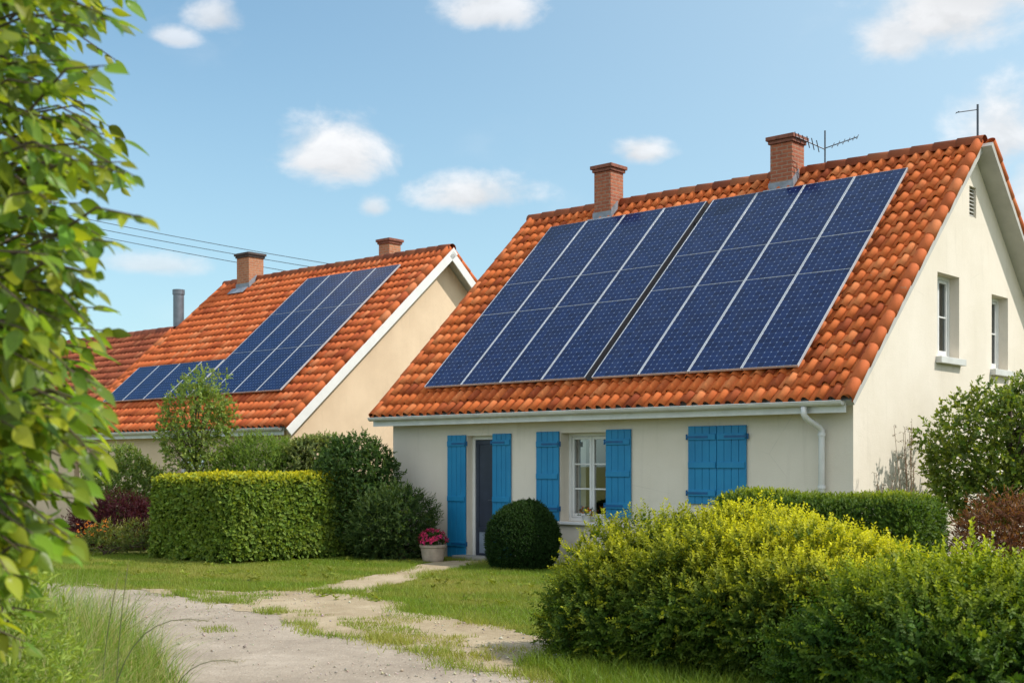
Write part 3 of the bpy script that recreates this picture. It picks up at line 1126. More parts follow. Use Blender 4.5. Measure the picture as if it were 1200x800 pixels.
# --- lower annex beyond it
annex = thing('house', 'low annex with a dull red tiled roof and grey metal flue beyond the peach house', 'house', house_pt(W2, L2 + .25, 0), -TH)
tan3, LS3, roof3, upf3, nf3, gut3 = gabled_house(annex, 7.5, 2 * 3.02, OV2, ZE2 - .06, 5.30, 3.02, -.02, -.02, .15, M['tile_red'], 41, M['wall_peach'], [], [], M['tile_red'])
fm = MB()
fm.lathe([(.001, 4.9), (.15, 4.9), (.15, 6.36), (.17, 6.365), (.17, 6.50), (.15, 6.505), (.13, 6.505), (.13, 6.3)], 20, (-.30, 3.32))
flue = fm.build('flue', M['flue'], annex, smooth=False)


# --- antennas on the ridge of the near house
def rod(mb, a, b, r=.009):
    mb.tube([a, b], r, 6)


p = house_pt(H1, 2.55, BK1)
an = thing('antenna', 'spiky television antenna with two branching arms behind the right brick chimney', 'antenna', (p[0], p[1], ZR1 + .12))
m_ = MB()
rod(m_, (0, 0, -.05), (0, 0, .56), .014)
rod(m_, (0, 0, 0), (.10, .06, -.08), .008)
rod(m_, (0, 0, 0), (-.10, .02, -.08), .008)
m_.build('mast', M['antenna'], an)
for sgn, sl in ((1, .26), (-1, .30)):
    e_ = MB()
    dirn = np.array([sgn * .52, -.12, sl * .62])
    st = np.array([0, 0, .26 if sgn > 0 else .24])
    rod(e_, st, st + dirn, .009)
    for q in (.25, .42, .58, .74, .88, 1.0):
        c_ = st + dirn * q
        hl = .14 * (1 if q < .6 else .8)
        ax_ = np.array([.35, .8, .5 if sgn > 0 else -.5])
        ax_ = ax_ / np.linalg.norm(ax_)
        rod(e_, c_ - ax_ * hl, c_ + ax_ * hl, .008)
    e_.build('antenna_arm', M['antenna'], an)
p = house_pt(H1, -.06, BK1)
an2 = thing('antenna', 'thin mast with one short side arm on the gable peak', 'antenna', (p[0], p[1], ZR1 + .12))
m_ = MB()
rod(m_, (0, 0, -.10), (0, 0, .50), .017)
m_.build('mast', M['antenna'], an2)
m_ = MB()
rod(m_, (0, 0, .42), (-.35, -.05, .36), .008)
rod(m_, (-.33, -.11, .36), (-.33, .03, .37), .006)
m_.build('antenna_arm', M['antenna'], an2)

# --- power line: two wooden poles and three cables
pA, pB = np.array([-21.0, 42.0, 0]), np.array([-3.0, 43.0, 0])
cab_z = [(11.30, 7.95, -.30), (11.05, 7.80, .0), (10.85, 7.55, .30)]
for q, hgt, lb in ((pA, 11.6, 'wooden utility pole carrying the cables on the far left'), (pB, 8.1, 'wooden utility pole behind the peach house roof')):
    po = thing('utility_pole', lb, 'utility pole', q)
    b_ = MB()
    b_.tube([(0, 0, 0), (0, 0, hgt)], [.15, .10], 10)
    b_.build('pole', M['pole'], po)
    b_ = MB()
    b_.box((-.06, -.5, hgt - .65), (.06, .5, hgt - .55))
    b_.build('crossarm', M['pole'], po)
for i, (za, zb, off) in enumerate(cab_z):
    cb = MB()
    pts = []
    for k in range(25):
        q = k / 24
        P_ = pA * (1 - q) + pB * q + np.array([.0, off, 0])
        pts.append((P_[0], P_[1], za * (1 - q) + zb * q - .35 * 4 * q * (1 - q) * .6))
    cb.tube(pts, .011, 5)
    o = cb.build('power_cable', M['antenna'])
    tag(o, ['topmost thin power cable sloping down towards the peach house ridge', 'middle thin power cable running close under the topmost one',
            'lowest thin power cable sloping down to the peach house ridge'][i], 'power cable', 'power cables over the peach house')


# ------------------------------------------------------------------ plants
def sprig(n, L, ll, lw, droop=.5, two_rank=False, seed=0, fold=.22, tipgrow=.75):
    """template of n leaves along a twig growing in +z; returns verts (n*6,3), faces, leaf position fraction"""
    rnd = random.Random(seed)
    vs, fs, fr = [], [], []
    for i in range(n):
        q = (i + .6) / n
        z = L * q
        ang = (i % 2) * math.pi + (i * .15 if two_rank else i * 2.4) + rnd.uniform(-.35, .35)
        el = droop * (1 - .55 * q) + rnd.uniform(-.25, .25)
        if i == n - 1:
            el = .1
        d = np.array([math.cos(ang) * math.sin(el + .35), math.sin(ang) * math.sin(el + .35), math.cos(el + .35)])
        side = np.cross(d, [0, 0, 1.0])
        side /= np.linalg.norm(side) + 1e-9
        tw = rnd.uniform(-.6, .6)
        nn = np.cross(side, d)
        side = side * math.cos(tw) + nn * math.sin(tw)
        nn = np.cross(side, d)
        k = ll * rnd.uniform(.75, 1.1) * (1 if q < .6 else tipgrow)
        wv = lw * k / ll
        b = np.array([0, 0, z]) + d * .004
        cur = -nn * k * .10
        o = len(vs)
        vs += [b, b + d * k * .32 + side * wv * .5 + nn * wv * fold, b + d * k * .70 + side * wv * .38 + nn * wv * fold * .7 + cur * .5, b + d * k + cur,
               b + d * k * .70 - side * wv * .38 + nn * wv * fold * .7 + cur * .5, b + d * k * .32 - side * wv * .5 + nn * wv * fold]
        fs += [(o, o + 1, o + 2, o + 3), (o, o + 3, o + 4, o + 5)]
        fr += [q] * 6
    return np.array(vs), np.array(fs), np.array(fr)


def frames_of(d, rng):
    d = d / (np.linalg.norm(d, axis=1, keepdims=True) + 1e-9)
    r = rng.normal(size=d.shape)
    x = np.cross(d, r)
    x /= np.linalg.norm(x, axis=1, keepdims=True) + 1e-9
    y = np.cross(d, x)
    return np.stack([x, y, d], axis=2)       # columns


def scatter(name, parent, pos, dirs, tmpl, scale, cols, young, mat, rng, jitter=.22, ypow=2.0, smooth=False):
    tv, tf, fr = tmpl
    N, nv = len(pos), len(tv)
    Rm = frames_of(dirs, rng)
    vs = np.einsum('nij,vj->nvi', Rm, tv) * scale[:, None, None] + pos[:, None, :]
    nl = nv // 6
    jit = 1 + rng.uniform(-jitter, jitter, size=(N, nl, 1))
    jit = np.repeat(jit, 6, axis=1)
    yk = (fr ** ypow)[None, :, None] * young[:, 3][:, None, None]
    c = (cols[:, None, :] * (1 - yk) + young[:, None, :3] * yk) * jit
    fs = (tf[None, :, :] + (np.arange(N) * nv)[:, None, None]).reshape(-1, tf.shape[1])
    return np_mesh(name, vs.reshape(-1, 3), fs, mat, parent, c.reshape(-1, 3), smooth)


def nz3(p, s, seed):
    rs = np.random.default_rng(seed)
    out = 0
    for k in range(5):
        kv = rs.normal(size=3) * s * (1 + .7 * k)
        out = out + np.sin(p @ kv + rs.uniform(0, 6.28)) / (1 + .5 * k)
    return out / 2.2


def on_blobs(blobs, dens, rng, rough=.10, rs=2.5, seed=1, depth=.07, zmin=.02):
    """sample points and normals over a union of ellipsoids ((cx,cy,cz),(rx,ry,rz))"""
    P, Nn = [], []
    for i, (c, r) in enumerate(blobs):
        c, r = np.array(c, float), np.array(r, float)
        area = 4 * math.pi * ((r[0] * r[1]) ** 1.6 / 3 + (r[0] * r[2]) ** 1.6 / 3 + (r[1] * r[2]) ** 1.6 / 3) ** (1 / 1.6)
        n = int(area * dens)
        d = rng.normal(size=(n, 3))
        d /= np.linalg.norm(d, axis=1, keepdims=True)
        nn = d / r
        nn /= np.linalg.norm(nn, axis=1, keepdims=True)
        p = c + d * r
        p = p + nn * (nz3(p, rs, seed)[:, None] * rough)
        p = p - nn * rng.exponential(depth, size=(n, 1))
        keep = p[:, 2] > zmin
        for j, (c2, r2) in enumerate(blobs):
            if j != i:
                keep &= (((p - np.array(c2)) / (np.array(r2) * .80)) ** 2).sum(1) > 1
        P.append(p[keep])
        Nn.append(nn[keep])
    return np.concatenate(P), np.concatenate(Nn)


def stems(root, pts, base=(0, 0, 0), r=.014, mat='bark', n=14, name='stems', rng=None, spread=.12):
    """woody stems from the base out to some of the foliage points (local coordinates)"""
    rng = rng or RNG
    mb = MB()
    idx = rng.choice(len(pts), size=min(n, len(pts)), replace=False)
    b = np.array(base, float)
    for i in idx:
        t_ = pts[i]
        s0 = b + np.array([rng.uniform(-spread, spread), rng.uniform(-spread, spread), 0])
        m1 = s0 * .55 + t_ * .45 + np.array([rng.uniform(-.06, .06), rng.uniform(-.06, .06), .10])
        mb.tube([s0, s0 * .8 + m1 * .2 + np.array([0, 0, .05]), m1, t_ * .9 + m1 * .1], [r, r * .85, r * .6, r * .3], 6)
    return mb.build(name, M[mat], root, smooth=True)


def col3(c, n, rng, var=.2):
    c = np.array(c)
    k = 1 + rng.uniform(-var, var, size=(n, 1))
    h = 1 + rng.uniform(-var * .35, var * .35, size=(n, 3))
    return c[None, :] * k * h


def shrub(label, base, blobs, dens, tmpl, col, young=(0, 0, 0, 0), upk=.5, rnd_k=.55, scale=(.8, 1.2), mat='leaf', seed=1, rough=.10, rs=2.5, depth=.07,
          name='shrub', cat='shrub', inner=.35, nst=16, yfun=None, group=None, stem_r=.014, ypow=2.0):
    rng = np.random.default_rng(seed)
    root = thing(name, label, cat, (base[0], base[1], 0), 0, group)
    P, Nn = on_blobs(blobs, dens, rng, rough, rs, seed, depth)
    if inner:
        P2, N2 = on_blobs([(c, tuple(np.array(r) * .72)) for c, r in blobs], dens * inner, rng, rough, rs, seed + 5, depth)
        nout = len(P)
        P, Nn = np.r_[P, P2], np.r_[Nn, N2]
    d = Nn + np.array([0, 0, upk]) + rng.normal(size=P.shape) * rnd_k
    n = len(P)
    cols = col3(col, n, rng)
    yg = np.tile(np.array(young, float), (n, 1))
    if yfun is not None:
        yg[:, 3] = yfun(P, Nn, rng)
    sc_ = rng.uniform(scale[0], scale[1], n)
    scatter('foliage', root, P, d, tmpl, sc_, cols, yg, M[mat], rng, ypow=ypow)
    stems(root, P, r=stem_r, n=nst, rng=rng)
    return root


def hedge_box(label, corner, da, db, la, lb, h, dens, tmpl, col, young, seed, yfun, mat='leaf', rough=.03, round_=.10, upk=.35, scale=(.8, 1.2), depth=.035, rnd_k=.5, cat='hedge'):
    """clipped hedge: a box from corner along da (length la) and db (length lb)"""
    rng = np.random.default_rng(seed)
    root = thing('hedge', label, cat, (corner[0], corner[1], 0))
    da, db = np.array(da, float), np.array(db, float)
    zz = np.array([0, 0, 1.])
    P, Nn = [], []
    faces = [(np.zeros(3), da, la, zz, h, -db), (da * la, db, lb, zz, h, da), (np.zeros(3), db, lb, zz, h, -da), (db * lb, da, la, zz, h, db), (zz * h, da, la, db, lb, zz)]
    for o, a, A, b, B, nn in faces:
        n = int(A * B * dens)
        s, t = rng.uniform(0, A, (n, 1)), rng.uniform(0, B, (n, 1))
        p = o + a * s + b * t
        nrm = np.tile(nn, (n, 1))
        # soften the edges
        ctr = da * la / 2 + db * lb / 2
        loc = p - ctr
        for ax_, half in ((da, la / 2), (db, lb / 2)):
            c_ = loc @ ax_
            over = np.abs(c_) - (half - round_)
            topo = p[:, 2] - (h - round_)
            both = (over > 0) & (topo > 0)
            cut = np.where(both, np.maximum(0, np.hypot(over, topo) - round_), 0)
            dirv = (np.sign(c_)[:, None] * ax_ * over[:, None] + zz * topo[:, None]) / (np.hypot(over, topo)[:, None] + 1e-6)
            p = p - dirv * cut[:, None]
            nrm = np.where(both[:, None], dirv, nrm)
        oa, ob = np.abs(loc @ da) - (la / 2 - round_), np.abs(loc @ db) - (lb / 2 - round_)
        both = (oa > 0) & (ob > 0)
        cut = np.where(both, np.maximum(0, np.hypot(oa, ob) - round_), 0)
        dirv = (np.sign(loc @ da)[:, None] * da * oa[:, None] + np.sign(loc @ db)[:, None] * db * ob[:, None]) / (np.hypot(oa, ob)[:, None] + 1e-6)
        p = p - dirv * cut[:, None]
        p = p + nrm * (nz3(p, 2.2, seed)[:, None] * rough)
        p = p - nrm * rng.exponential(depth, size=(n, 1))
        keep = p[:, 2] > .04 + .10 * rng.random(n) ** 2
        P.append(p[keep])
        Nn.append(nrm[keep])
    P, Nn = np.concatenate(P), np.concatenate(Nn)
    # looser leaves further in
    m = int(len(P) * .35)
    Pi = np.stack([rng.uniform(.12, la - .12, m), rng.uniform(.12, lb - .12, m), rng.uniform(.08, h - .12, m)], 1)
    Pi = Pi[:, :1] * da + Pi[:, 1:2] * db + Pi[:, 2:] * zz
    P, Nn = np.r_[P, Pi], np.r_[Nn, rng.normal(size=(m, 3)) * .6]
    n = len(P)
    d = Nn + np.array([0, 0, upk]) + rng.normal(size=P.shape) * rnd_k
    yg = np.tile(np.array(young, float), (n, 1))
    yg[:, 3] = yfun(P, Nn, rng)
    scatter('foliage', root, P, d, tmpl, rng.uniform(scale[0], scale[1], n), col3(col, n, rng), yg, M[mat], rng)
    mb = MB()
    for k in range(int(la * lb * 6) + 4):
        x, y = rng.uniform(.15, la - .15), rng.uniform(.15, lb - .15)
        q = da * x + db * y
        mb.tube([q, q + [.03, .02, h * .4], q + [rng.uniform(-.1, .1), rng.uniform(-.1, .1), h * .85]], [.018, .014, .006], 6)
    mb.build('stems', M['bark'], root)
    return root


T_hedge = sprig(7, .07, .066, .046, 1.15, seed=2)
T_fine = sprig(13, .15, .034, .020, .75, seed=3)
T_long = sprig(17, .17, .036, .021, .85, two_rank=True, seed=4)
T_broad = sprig(7, .16, .085, .048, .8, seed=5)
T_need = sprig(14, .16, .045, .009, .5, seed=6)
T_box = sprig(9, .07, .024, .016, .7, seed=8)
T_will = sprig(9, .20, .085, .020, .65, seed=9)

# clipped hedge beside the drive
hc = np.array([-4.53, 19.8, 0])
HH = 1.36


def y_top(h, w_=.10, base=.12):
    def f_(P, Nn, rng):
        t_ = np.clip((P[:, 2] - (h - w_)) / w_, 0, 1)
        return np.clip(base + (1 - base) * t_ * (.6 + .4 * rng.random(len(P))), 0, 1)
    return f_


hedge_box('square clipped hedge with yellow new growth along its top beside the drive', hc + (-2.15) * U, U, V, 2.15, 2.78, HH, 760, T_hedge,
          (.165, .26, .046), (.68, .58, .016, 1), 31, y_top(HH, .13, .12), rough=.045, scale=(.8, 1.35))
hc2 = hc - .45 * U + 2.84 * V
hedge_box('short hedge section with shade in its leaf colour between the square clipped hedge and the dark bushes', hc2 - 1.2 * U, U, V, 1.2, .9, 1.34, 600, T_hedge,
          (.030, .065, .014), (.16, .17, .012, 1), 33, y_top(1.34, .08, .04))  # leaves coloured darker to stand for the shade on this section

# clipped hedge in front of the near house corner
e0 = np.array([4.02, 12.45, 0])
hedge_box('low dark green clipped hedge in front of the white downpipe', e0 - 2.42 * U, U, V, 2.36, .95, 1.22, 1250, T_box,
          (.070, .140, .022), (.42, .46, .03, 1), 35, y_top(1.22, .06, .15), round_=.22, rough=.035, scale=(.9, 1.6))

# front hedge: yellow tipped shrub and its green neighbour
yc = np.array([1.7, 9.9])


def yfront(P, Nn, rng):
    t_ = np.clip((P[:, 2] - .50) / .40, 0, 1) * np.clip(Nn[:, 2] * 1.5 + .25, 0, 1)
    t_ = t_ * np.clip(.75 + .5 * nz3(P, 1.5, 77), .25, 1)
    return np.clip(.10 + 1.2 * t_ + (rng.random(len(P)) < .10) * .35, 0, 1)


shrub('large spreading shrub with bright yellow tips in front of the closed shutter', (yc[0], yc[1]),
      [((-.52, .55, .36), (.78, .75, .64)), ((-.05, .1, .38), (.86, .85, .66)), ((.42, -.45, .38), (.82, .82, .62)), ((.40, .45, .46), (.84, .78, .70)), ((.95, -.15, .36), (.78, .78, .62)), ((-.9, .35, .25), (.50, .55, .50))],
      640, T_long, (.042, .105, .014), (.72, .68, .03, 1), .18, .55, (.6, 1.3), 'leaf', 51, .16, 4.6, .08, nst=40, yfun=yfront, inner=.6, ypow=1.1)


def yfront2(P, Nn, rng):
    t_ = np.clip((P[:, 2] - .58) / .40, 0, 1) * np.clip(Nn[:, 2] * 1.2 + .4, 0, 1)
    return np.clip(.08 + 1.0 * t_ * np.clip(.7 + .5 * nz3(P, 1.5, 78), .2, 1) + (rng.random(len(P)) < .12) * .35, 0, 1)


shrub('dark green loose shrub with few pale tips at the lower right corner', (2.95, 7.5),
      [((-.45, .65, .30), (.70, .70, .52)), ((.0, .0, .34), (.80, .75, .58)), ((.55, .35, .36), (.80, .75, .62)), ((.9, -.3, .36), (.80, .75, .62)), ((1.2, .75, .36), (.75, .75, .66))],
      600, T_long, (.042, .108, .014), (.60, .64, .03, 1), .20, .6, (.6, 1.4), 'leaf', 52, .16, 4.4, .08, nst=40, yfun=yfront2, inner=.5, ypow=1.0)

# topiary dome
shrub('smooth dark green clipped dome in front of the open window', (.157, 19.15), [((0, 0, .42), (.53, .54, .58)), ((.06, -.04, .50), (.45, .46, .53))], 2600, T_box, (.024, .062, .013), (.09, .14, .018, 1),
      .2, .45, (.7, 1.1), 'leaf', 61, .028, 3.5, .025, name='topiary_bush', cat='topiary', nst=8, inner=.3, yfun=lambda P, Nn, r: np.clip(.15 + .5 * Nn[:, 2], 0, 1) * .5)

# dark bushes at the house corner
shrub('tall dark evergreen bush at the left corner of the cream house', (-2.55, 21.75),
      [((-.05, 0, .95), (.62, .60, .95)), ((-.25, -.05, 1.65), (.46, .44, .52)), ((-.48, .05, 1.1), (.45, .45, .85)), ((.20, -.05, 1.40), (.42, .4, .55))], 300, T_broad,
      (.050, .105, .026), (.13, .20, .05, .6), .6, .7, (.45, .8), 'leaf', 71, .17, 3.4, .10, nst=20, inner=.5)
shrub('rounded dark green bush beside the flower pot', (-1.85, 21.0), [((0, 0, .55), (.52, .46, .60)), ((-.38, .0, .5), (.45, .42, .55))], 420, T_will,
      (.044, .090, .026), (.15, .21, .05, .6), .6, .7, (.6, 1.1), 'leaf', 72, .09, 3, .07, nst=16, inner=.5)
shrub('olive green bush rising behind the right end of the square hedge', (-3.85, 23.9), [((0, 0, 1.2), (.55, .5, .95)), ((.25, .1, 1.60), (.40, .4, .55)), ((-.3, .2, 1.4), (.4, .4, .6))], 230, T_broad,
      (.13, .17, .055), (.34, .38, .13, .7), .7, .6, (.6, 1.0), 'leaf', 73, .12, 3, .09, nst=16, inner=.4)
shrub('round mid green bush behind the middle of the square hedge', (-4.85, 24.2), [((0, 0, 1.1), (.75, .6, .98)), ((-.45, .1, 1.0), (.5, .5, .85)), ((.45, .1, 1.1), (.5, .5, .85))], 260, T_will,
      (.11, .19, .032), (.30, .40, .07, .7), .8, .55, (.7, 1.1), 'leaf', 74, .10, 3, .08, nst=16, inner=.4)
shrub('pale green airy bush left of the young tree against the grey wall', (-7.75, 25.0), [((0, 0, 1.2), (.62, .55, .75)), ((-.35, .1, .95), (.5, .45, .6)), ((.45, 0, 1.05), (.5, .45, .6))], 190, T_broad,
      (.17, .25, .06), (.36, .42, .12, .7), .6, .7, (.6, 1.0), 'leaf_thin', 75, .14, 3, .10, nst=22, inner=.35)
shrub('dark red leaved bush behind the left end of the square hedge', (-7.35, 23.4), [((0, 0, .45), (.62, .5, .52)), ((.5, .1, .4), (.45, .4, .45)), ((-.55, 0, .35), (.4, .4, .4))], 300, T_will,
      (.060, .012, .022), (.13, .03, .035, .6), .6, .6, (.6, 1.0), 'leaf', 76, .09, 3, .08, nst=16, inner=.4)
shrub('low yellow green flower bed plant with orange blooms at the road edge', (-7.15, 21.9), [((0, 0, .22), (.42, .35, .28)), ((.55, .15, .22), (.45, .35, .30)), ((1.1, .2, .25), (.4, .35, .33))], 180, T_will,
      (.10, .15, .03), (.30, .26, .06, .7), .9, .5, (.6, 1.0), 'leaf_thin', 77, .08, 3, .08, nst=10, inner=.2, name='flowering_plant', cat='plant')
fx = bpy.data.objects['flowering_plant']
rng = np.random.default_rng(5)
T_petal = sprig(6, .03, .05, .035, 1.4, seed=12)
pp = np.c_[rng.uniform(-.40, .15, 30), rng.uniform(-.35, -.1, 30), rng.uniform(.30, .62, 30)]
scatter('blossom', fx, pp, np.tile([0, -.3, 1.], (30, 1)), T_petal, rng.uniform(.55, 1.0, 30), col3((.58, .20, .035), 30, rng, .3), np.zeros((30, 4)), M['petal'], rng)

# red brown shrub and right hand tree
shrub('reddish brown leaved bush behind the right end of the low dark hedge', (5.15, 13.2), [((0, 0, .62), (.38, .36, .58)), ((.40, .1, .62), (.38, .38, .54)), ((-.15, .2, .5), (.32, .3, .5))], 230, T_will,
      (.15, .055, .030), (.28, .15, .06, .7), .6, .75, (.6, 1.0), 'leaf_thin', 81, .12, 3, .09, nst=22, inner=.4)


# trees: trunk, limbs and clumped leaves
def tree(label, base, blobs, dens, tmpl, col, young, h, seed, tr=.05, scale=(.7, 1.1), mat='leaf_thin', rough=.16, depth=.12, upk=.35, nl=14, lean=(0, 0), rnd_k=.8, inner=.5, clump=.0):
    rng = np.random.default_rng(seed)
    root = thing('tree', label, 'tree', (base[0], base[1], 0))
    P, Nn = on_blobs(blobs, dens, rng, rough, 3.2, seed, depth)
    P2, N2 = on_blobs([(c, tuple(np.array(r) * .6)) for c, r in blobs], dens * inner, rng, rough, 3.2, seed + 1, depth)
    P, Nn = np.r_[P, P2], np.r_[Nn, N2]
    if clump:
        keep = nz3(P, 4.2, seed + 9) > clump
        P, Nn = P[keep], Nn[keep]
    n = len(P)
    d = Nn + np.array([0, 0, upk]) + rng.normal(size=P.shape) * rnd_k
    yg = np.tile(np.array(young, float), (n, 1))
    scatter('crown', root, P, d, tmpl, rng.uniform(scale[0], scale[1], n), col3(col, n, rng, .28), yg, M[mat], rng)
    mb = MB()
    top = np.array([lean[0], lean[1], h])
    mb.tube([(0, 0, -.02), top * .3 + [.02, 0, 0], top * .65 + [-.02, .02, 0], top], [tr * 1.25, tr, tr * .75, tr * .3], 10)
    mb.build('trunk', M['bark'], root, smooth=True)
    lb = MB()
    for i in rng.choice(n, size=min(nl, n), replace=False):
        q = P[i]
        s0 = top * np.clip(q[2] / h * .65, .25, .92)
        m1 = s0 * .5 + q * .5 + np.array([0, 0, -.03])
        lb.tube([s0, m1, q], [tr * .45, tr * .3, tr * .1], 6)
    lb.build('branches', M['bark'], root, smooth=True)
    return root


tree('slender young tree with yellow green leaves standing behind the square hedge', (-6.15, 24.3),
     [((0, 0, 2.30), (.70, .6, .80)), ((.10, 0, 2.95), (.42, .4, .52)), ((-.42, .1, 2.3), (.38, .35, .50)), ((.45, 0, 2.45), (.38, .35, .52)), ((.0, -.1, 1.75), (.50, .45, .40))],
     105, T_broad, (.19, .275, .060), (.42, .46, .12, .6), 3.0, 91, .035, (.55, .95), rough=.15, nl=26, inner=.9)
tree('bushy green garden tree growing against the sunlit gable wall', (6.75, 16.9),
     [((-.15, 0, 1.75), (1.0, .8, .85)), ((.75, .1, 2.15), (.95, .8, .85)), ((-.55, -.1, 1.35), (.65, .6, .55)), ((.4, -.3, 1.3), (.9, .7, .65)), ((1.5, .3, 2.4), (1.0, .9, 1.0)), ((.95, .0, 2.85), (.45, .4, .35))],
     190, T_broad, (.105, .17, .026), (.38, .42, .06, .6), 2.6, 92, .06, (.6, 1.0), rough=.22, depth=.13, nl=36, clump=-.55)
tree('tall green tree behind the rear slope of the cream house', (13.6, 30.0),
     [((0, 0, 5.2), (1.7, 1.6, 1.7)), ((-.8, .3, 6.0), (1.0, 1.0, 1.0)), ((.9, 0, 6.2), (1.2, 1.1, 1.2)), ((.1, -.3, 4.2), (1.5, 1.4, 1.0))],
     22, T_broad, (.065, .100, .022), (.16, .18, .04, .5), 6.0, 93, .13, (1.4, 2.2), rough=.3, depth=.25, nl=30)

# dry stalks against the gable wall
rng = np.random.default_rng(15)
for i, (px, D, z1, n, lb) in enumerate([(1068, 16.3, 2.15, 9, 'taller clump of dry brown stalks against the gable beside the garden tree'), (1046, 16.1, 1.75, 6, 'shorter clump of dry brown stalks rising above the low hedge by the gable')]):
    X = (px - 600) / FPX * D
    rt = thing('dry_plant', lb, 'plant', (X, D, 0), 0, 'dry stalks by the gable')
    mb = MB()
    tips = []
    for k in range(n):
        a = rng.uniform(0, 6.28)
        s0 = np.array([math.cos(a) * .06, math.sin(a) * .06, 0])
        hh = z1 * rng.uniform(.7, 1.0)
        e_ = s0 + np.array([rng.uniform(-.16, .16), rng.uniform(-.1, .1), hh])
        mb.tube([s0, s0 * .5 + e_ * .5 + [.02, 0, 0], e_], [.007, .005, .003], 5)
        for q in np.linspace(.45, 1, 12):
            tips.append(s0 * (1 - q) + e_ * q)
    mb.build('stems', M['dry'], rt)
    tips = np.array(tips)
    m = len(tips)
    scatter('foliage', rt, tips, rng.normal(size=(m, 3)) + [0, 0, .5], T_will, rng.uniform(.25, .5, m), col3((.17, .115, .08), m, rng, .3), np.zeros((m, 4)), M['leaf'], rng)

# flower pot by the door and on the sill
P_ = (-1.30, 20.55, 0)
pot = thing('flower_pot', 'squat stone pot of pink flowers beside the door shutter', 'flower pot', (P_[0], P_[1], .012))
mb = MB()
mb.lathe([(.001, .0), (.165, .0), (.175, .03), (.205, .22), (.222, .23), (.225, .27), (.20, .275), (.19, .23), (.001, .23)], 28)
mb.build('pot', M['terracotta_pot'], pot, smooth=False)
rng = np.random.default_rng(8)
n = 150
d = rng.normal(size=(n, 3))
d /= np.linalg.norm(d, axis=1, keepdims=True)
d[:, 2] = np.abs(d[:, 2])
pp = d * [.20, .20, .15] * rng.uniform(.5, 1, (n, 1)) + [0, 0, .27]
scatter('foliage', pot, pp, d + [0, 0, .4], T_box, rng.uniform(1, 1.8, n), col3((.05, .10, .02), n, rng), np.tile([.1, .16, .03, .5], (n, 1)), M['leaf'], rng)
n = 110
d = rng.normal(size=(n, 3))
d /= np.linalg.norm(d, axis=1, keepdims=True)
d[:, 2] = np.abs(d[:, 2])
pp = d * [.23, .23, .20] + [0, 0, .30]
scatter('blossom', pot, pp, d + [0, 0, .3], T_petal, rng.uniform(.6, 1.1, n), col3((.60, .045, .17), n, rng, .35), np.zeros((n, 4)), M['petal'], rng)

q = house_pt(H1, 4.52, .03, .699)
sp = thing('flower_pot', 'small pale pot with orange flowers standing on the window sill', 'flower pot', q, -TH)
mb = MB()
mb.lathe([(.001, 0), (.055, 0), (.075, .10), (.080, .105), (.068, .11), (.001, .10)], 18)
mb.build('pot', M['offwhite'], sp)
n = 40
d = rng.normal(size=(n, 3))
d[:, 2] = np.abs(d[:, 2])
d /= np.linalg.norm(d, axis=1, keepdims=True)
scatter('foliage', sp, d * [.09, .07, .10] + [0, 0, .11], d, T_box, rng.uniform(.6, 1, n), col3((.06, .11, .03), n, rng), np.zeros((n, 4)), M['leaf'], rng)
n = 14
d = rng.normal(size=(n, 3))
d[:, 2] = np.abs(d[:, 2])
d /= np.linalg.norm(d, axis=1, keepdims=True)
scatter('blossom', sp, d * [.10, .07, .11] + [0, 0, .13], d, T_petal, rng.uniform(.4, .7, n), col3((.65, .20, .06), n, rng, .3), np.zeros((n, 4)), M['petal'], rng)

# pale stone in the grass
mb = MB()
prof = [(.001, 0), (.10, 0), (.125, .02), (.11, .045), (.06, .062), (.001, .066)]
mb.lathe(prof, 14)
mb.v = [(x * 1.25 + .012 * math.sin(y * 60), y * .75 + .012 * math.sin(x * 50), z + .006 * math.sin(x * 40 + y * 30)) for x, y, z in mb.v]
rk = mb.build('rock', M['rock'], None, smooth=True)
rk.location = (.46, 10.15, .01)
tag(rk, 'flat pale stone in the grass at the foot of the yellow tipped shrub', 'rock')

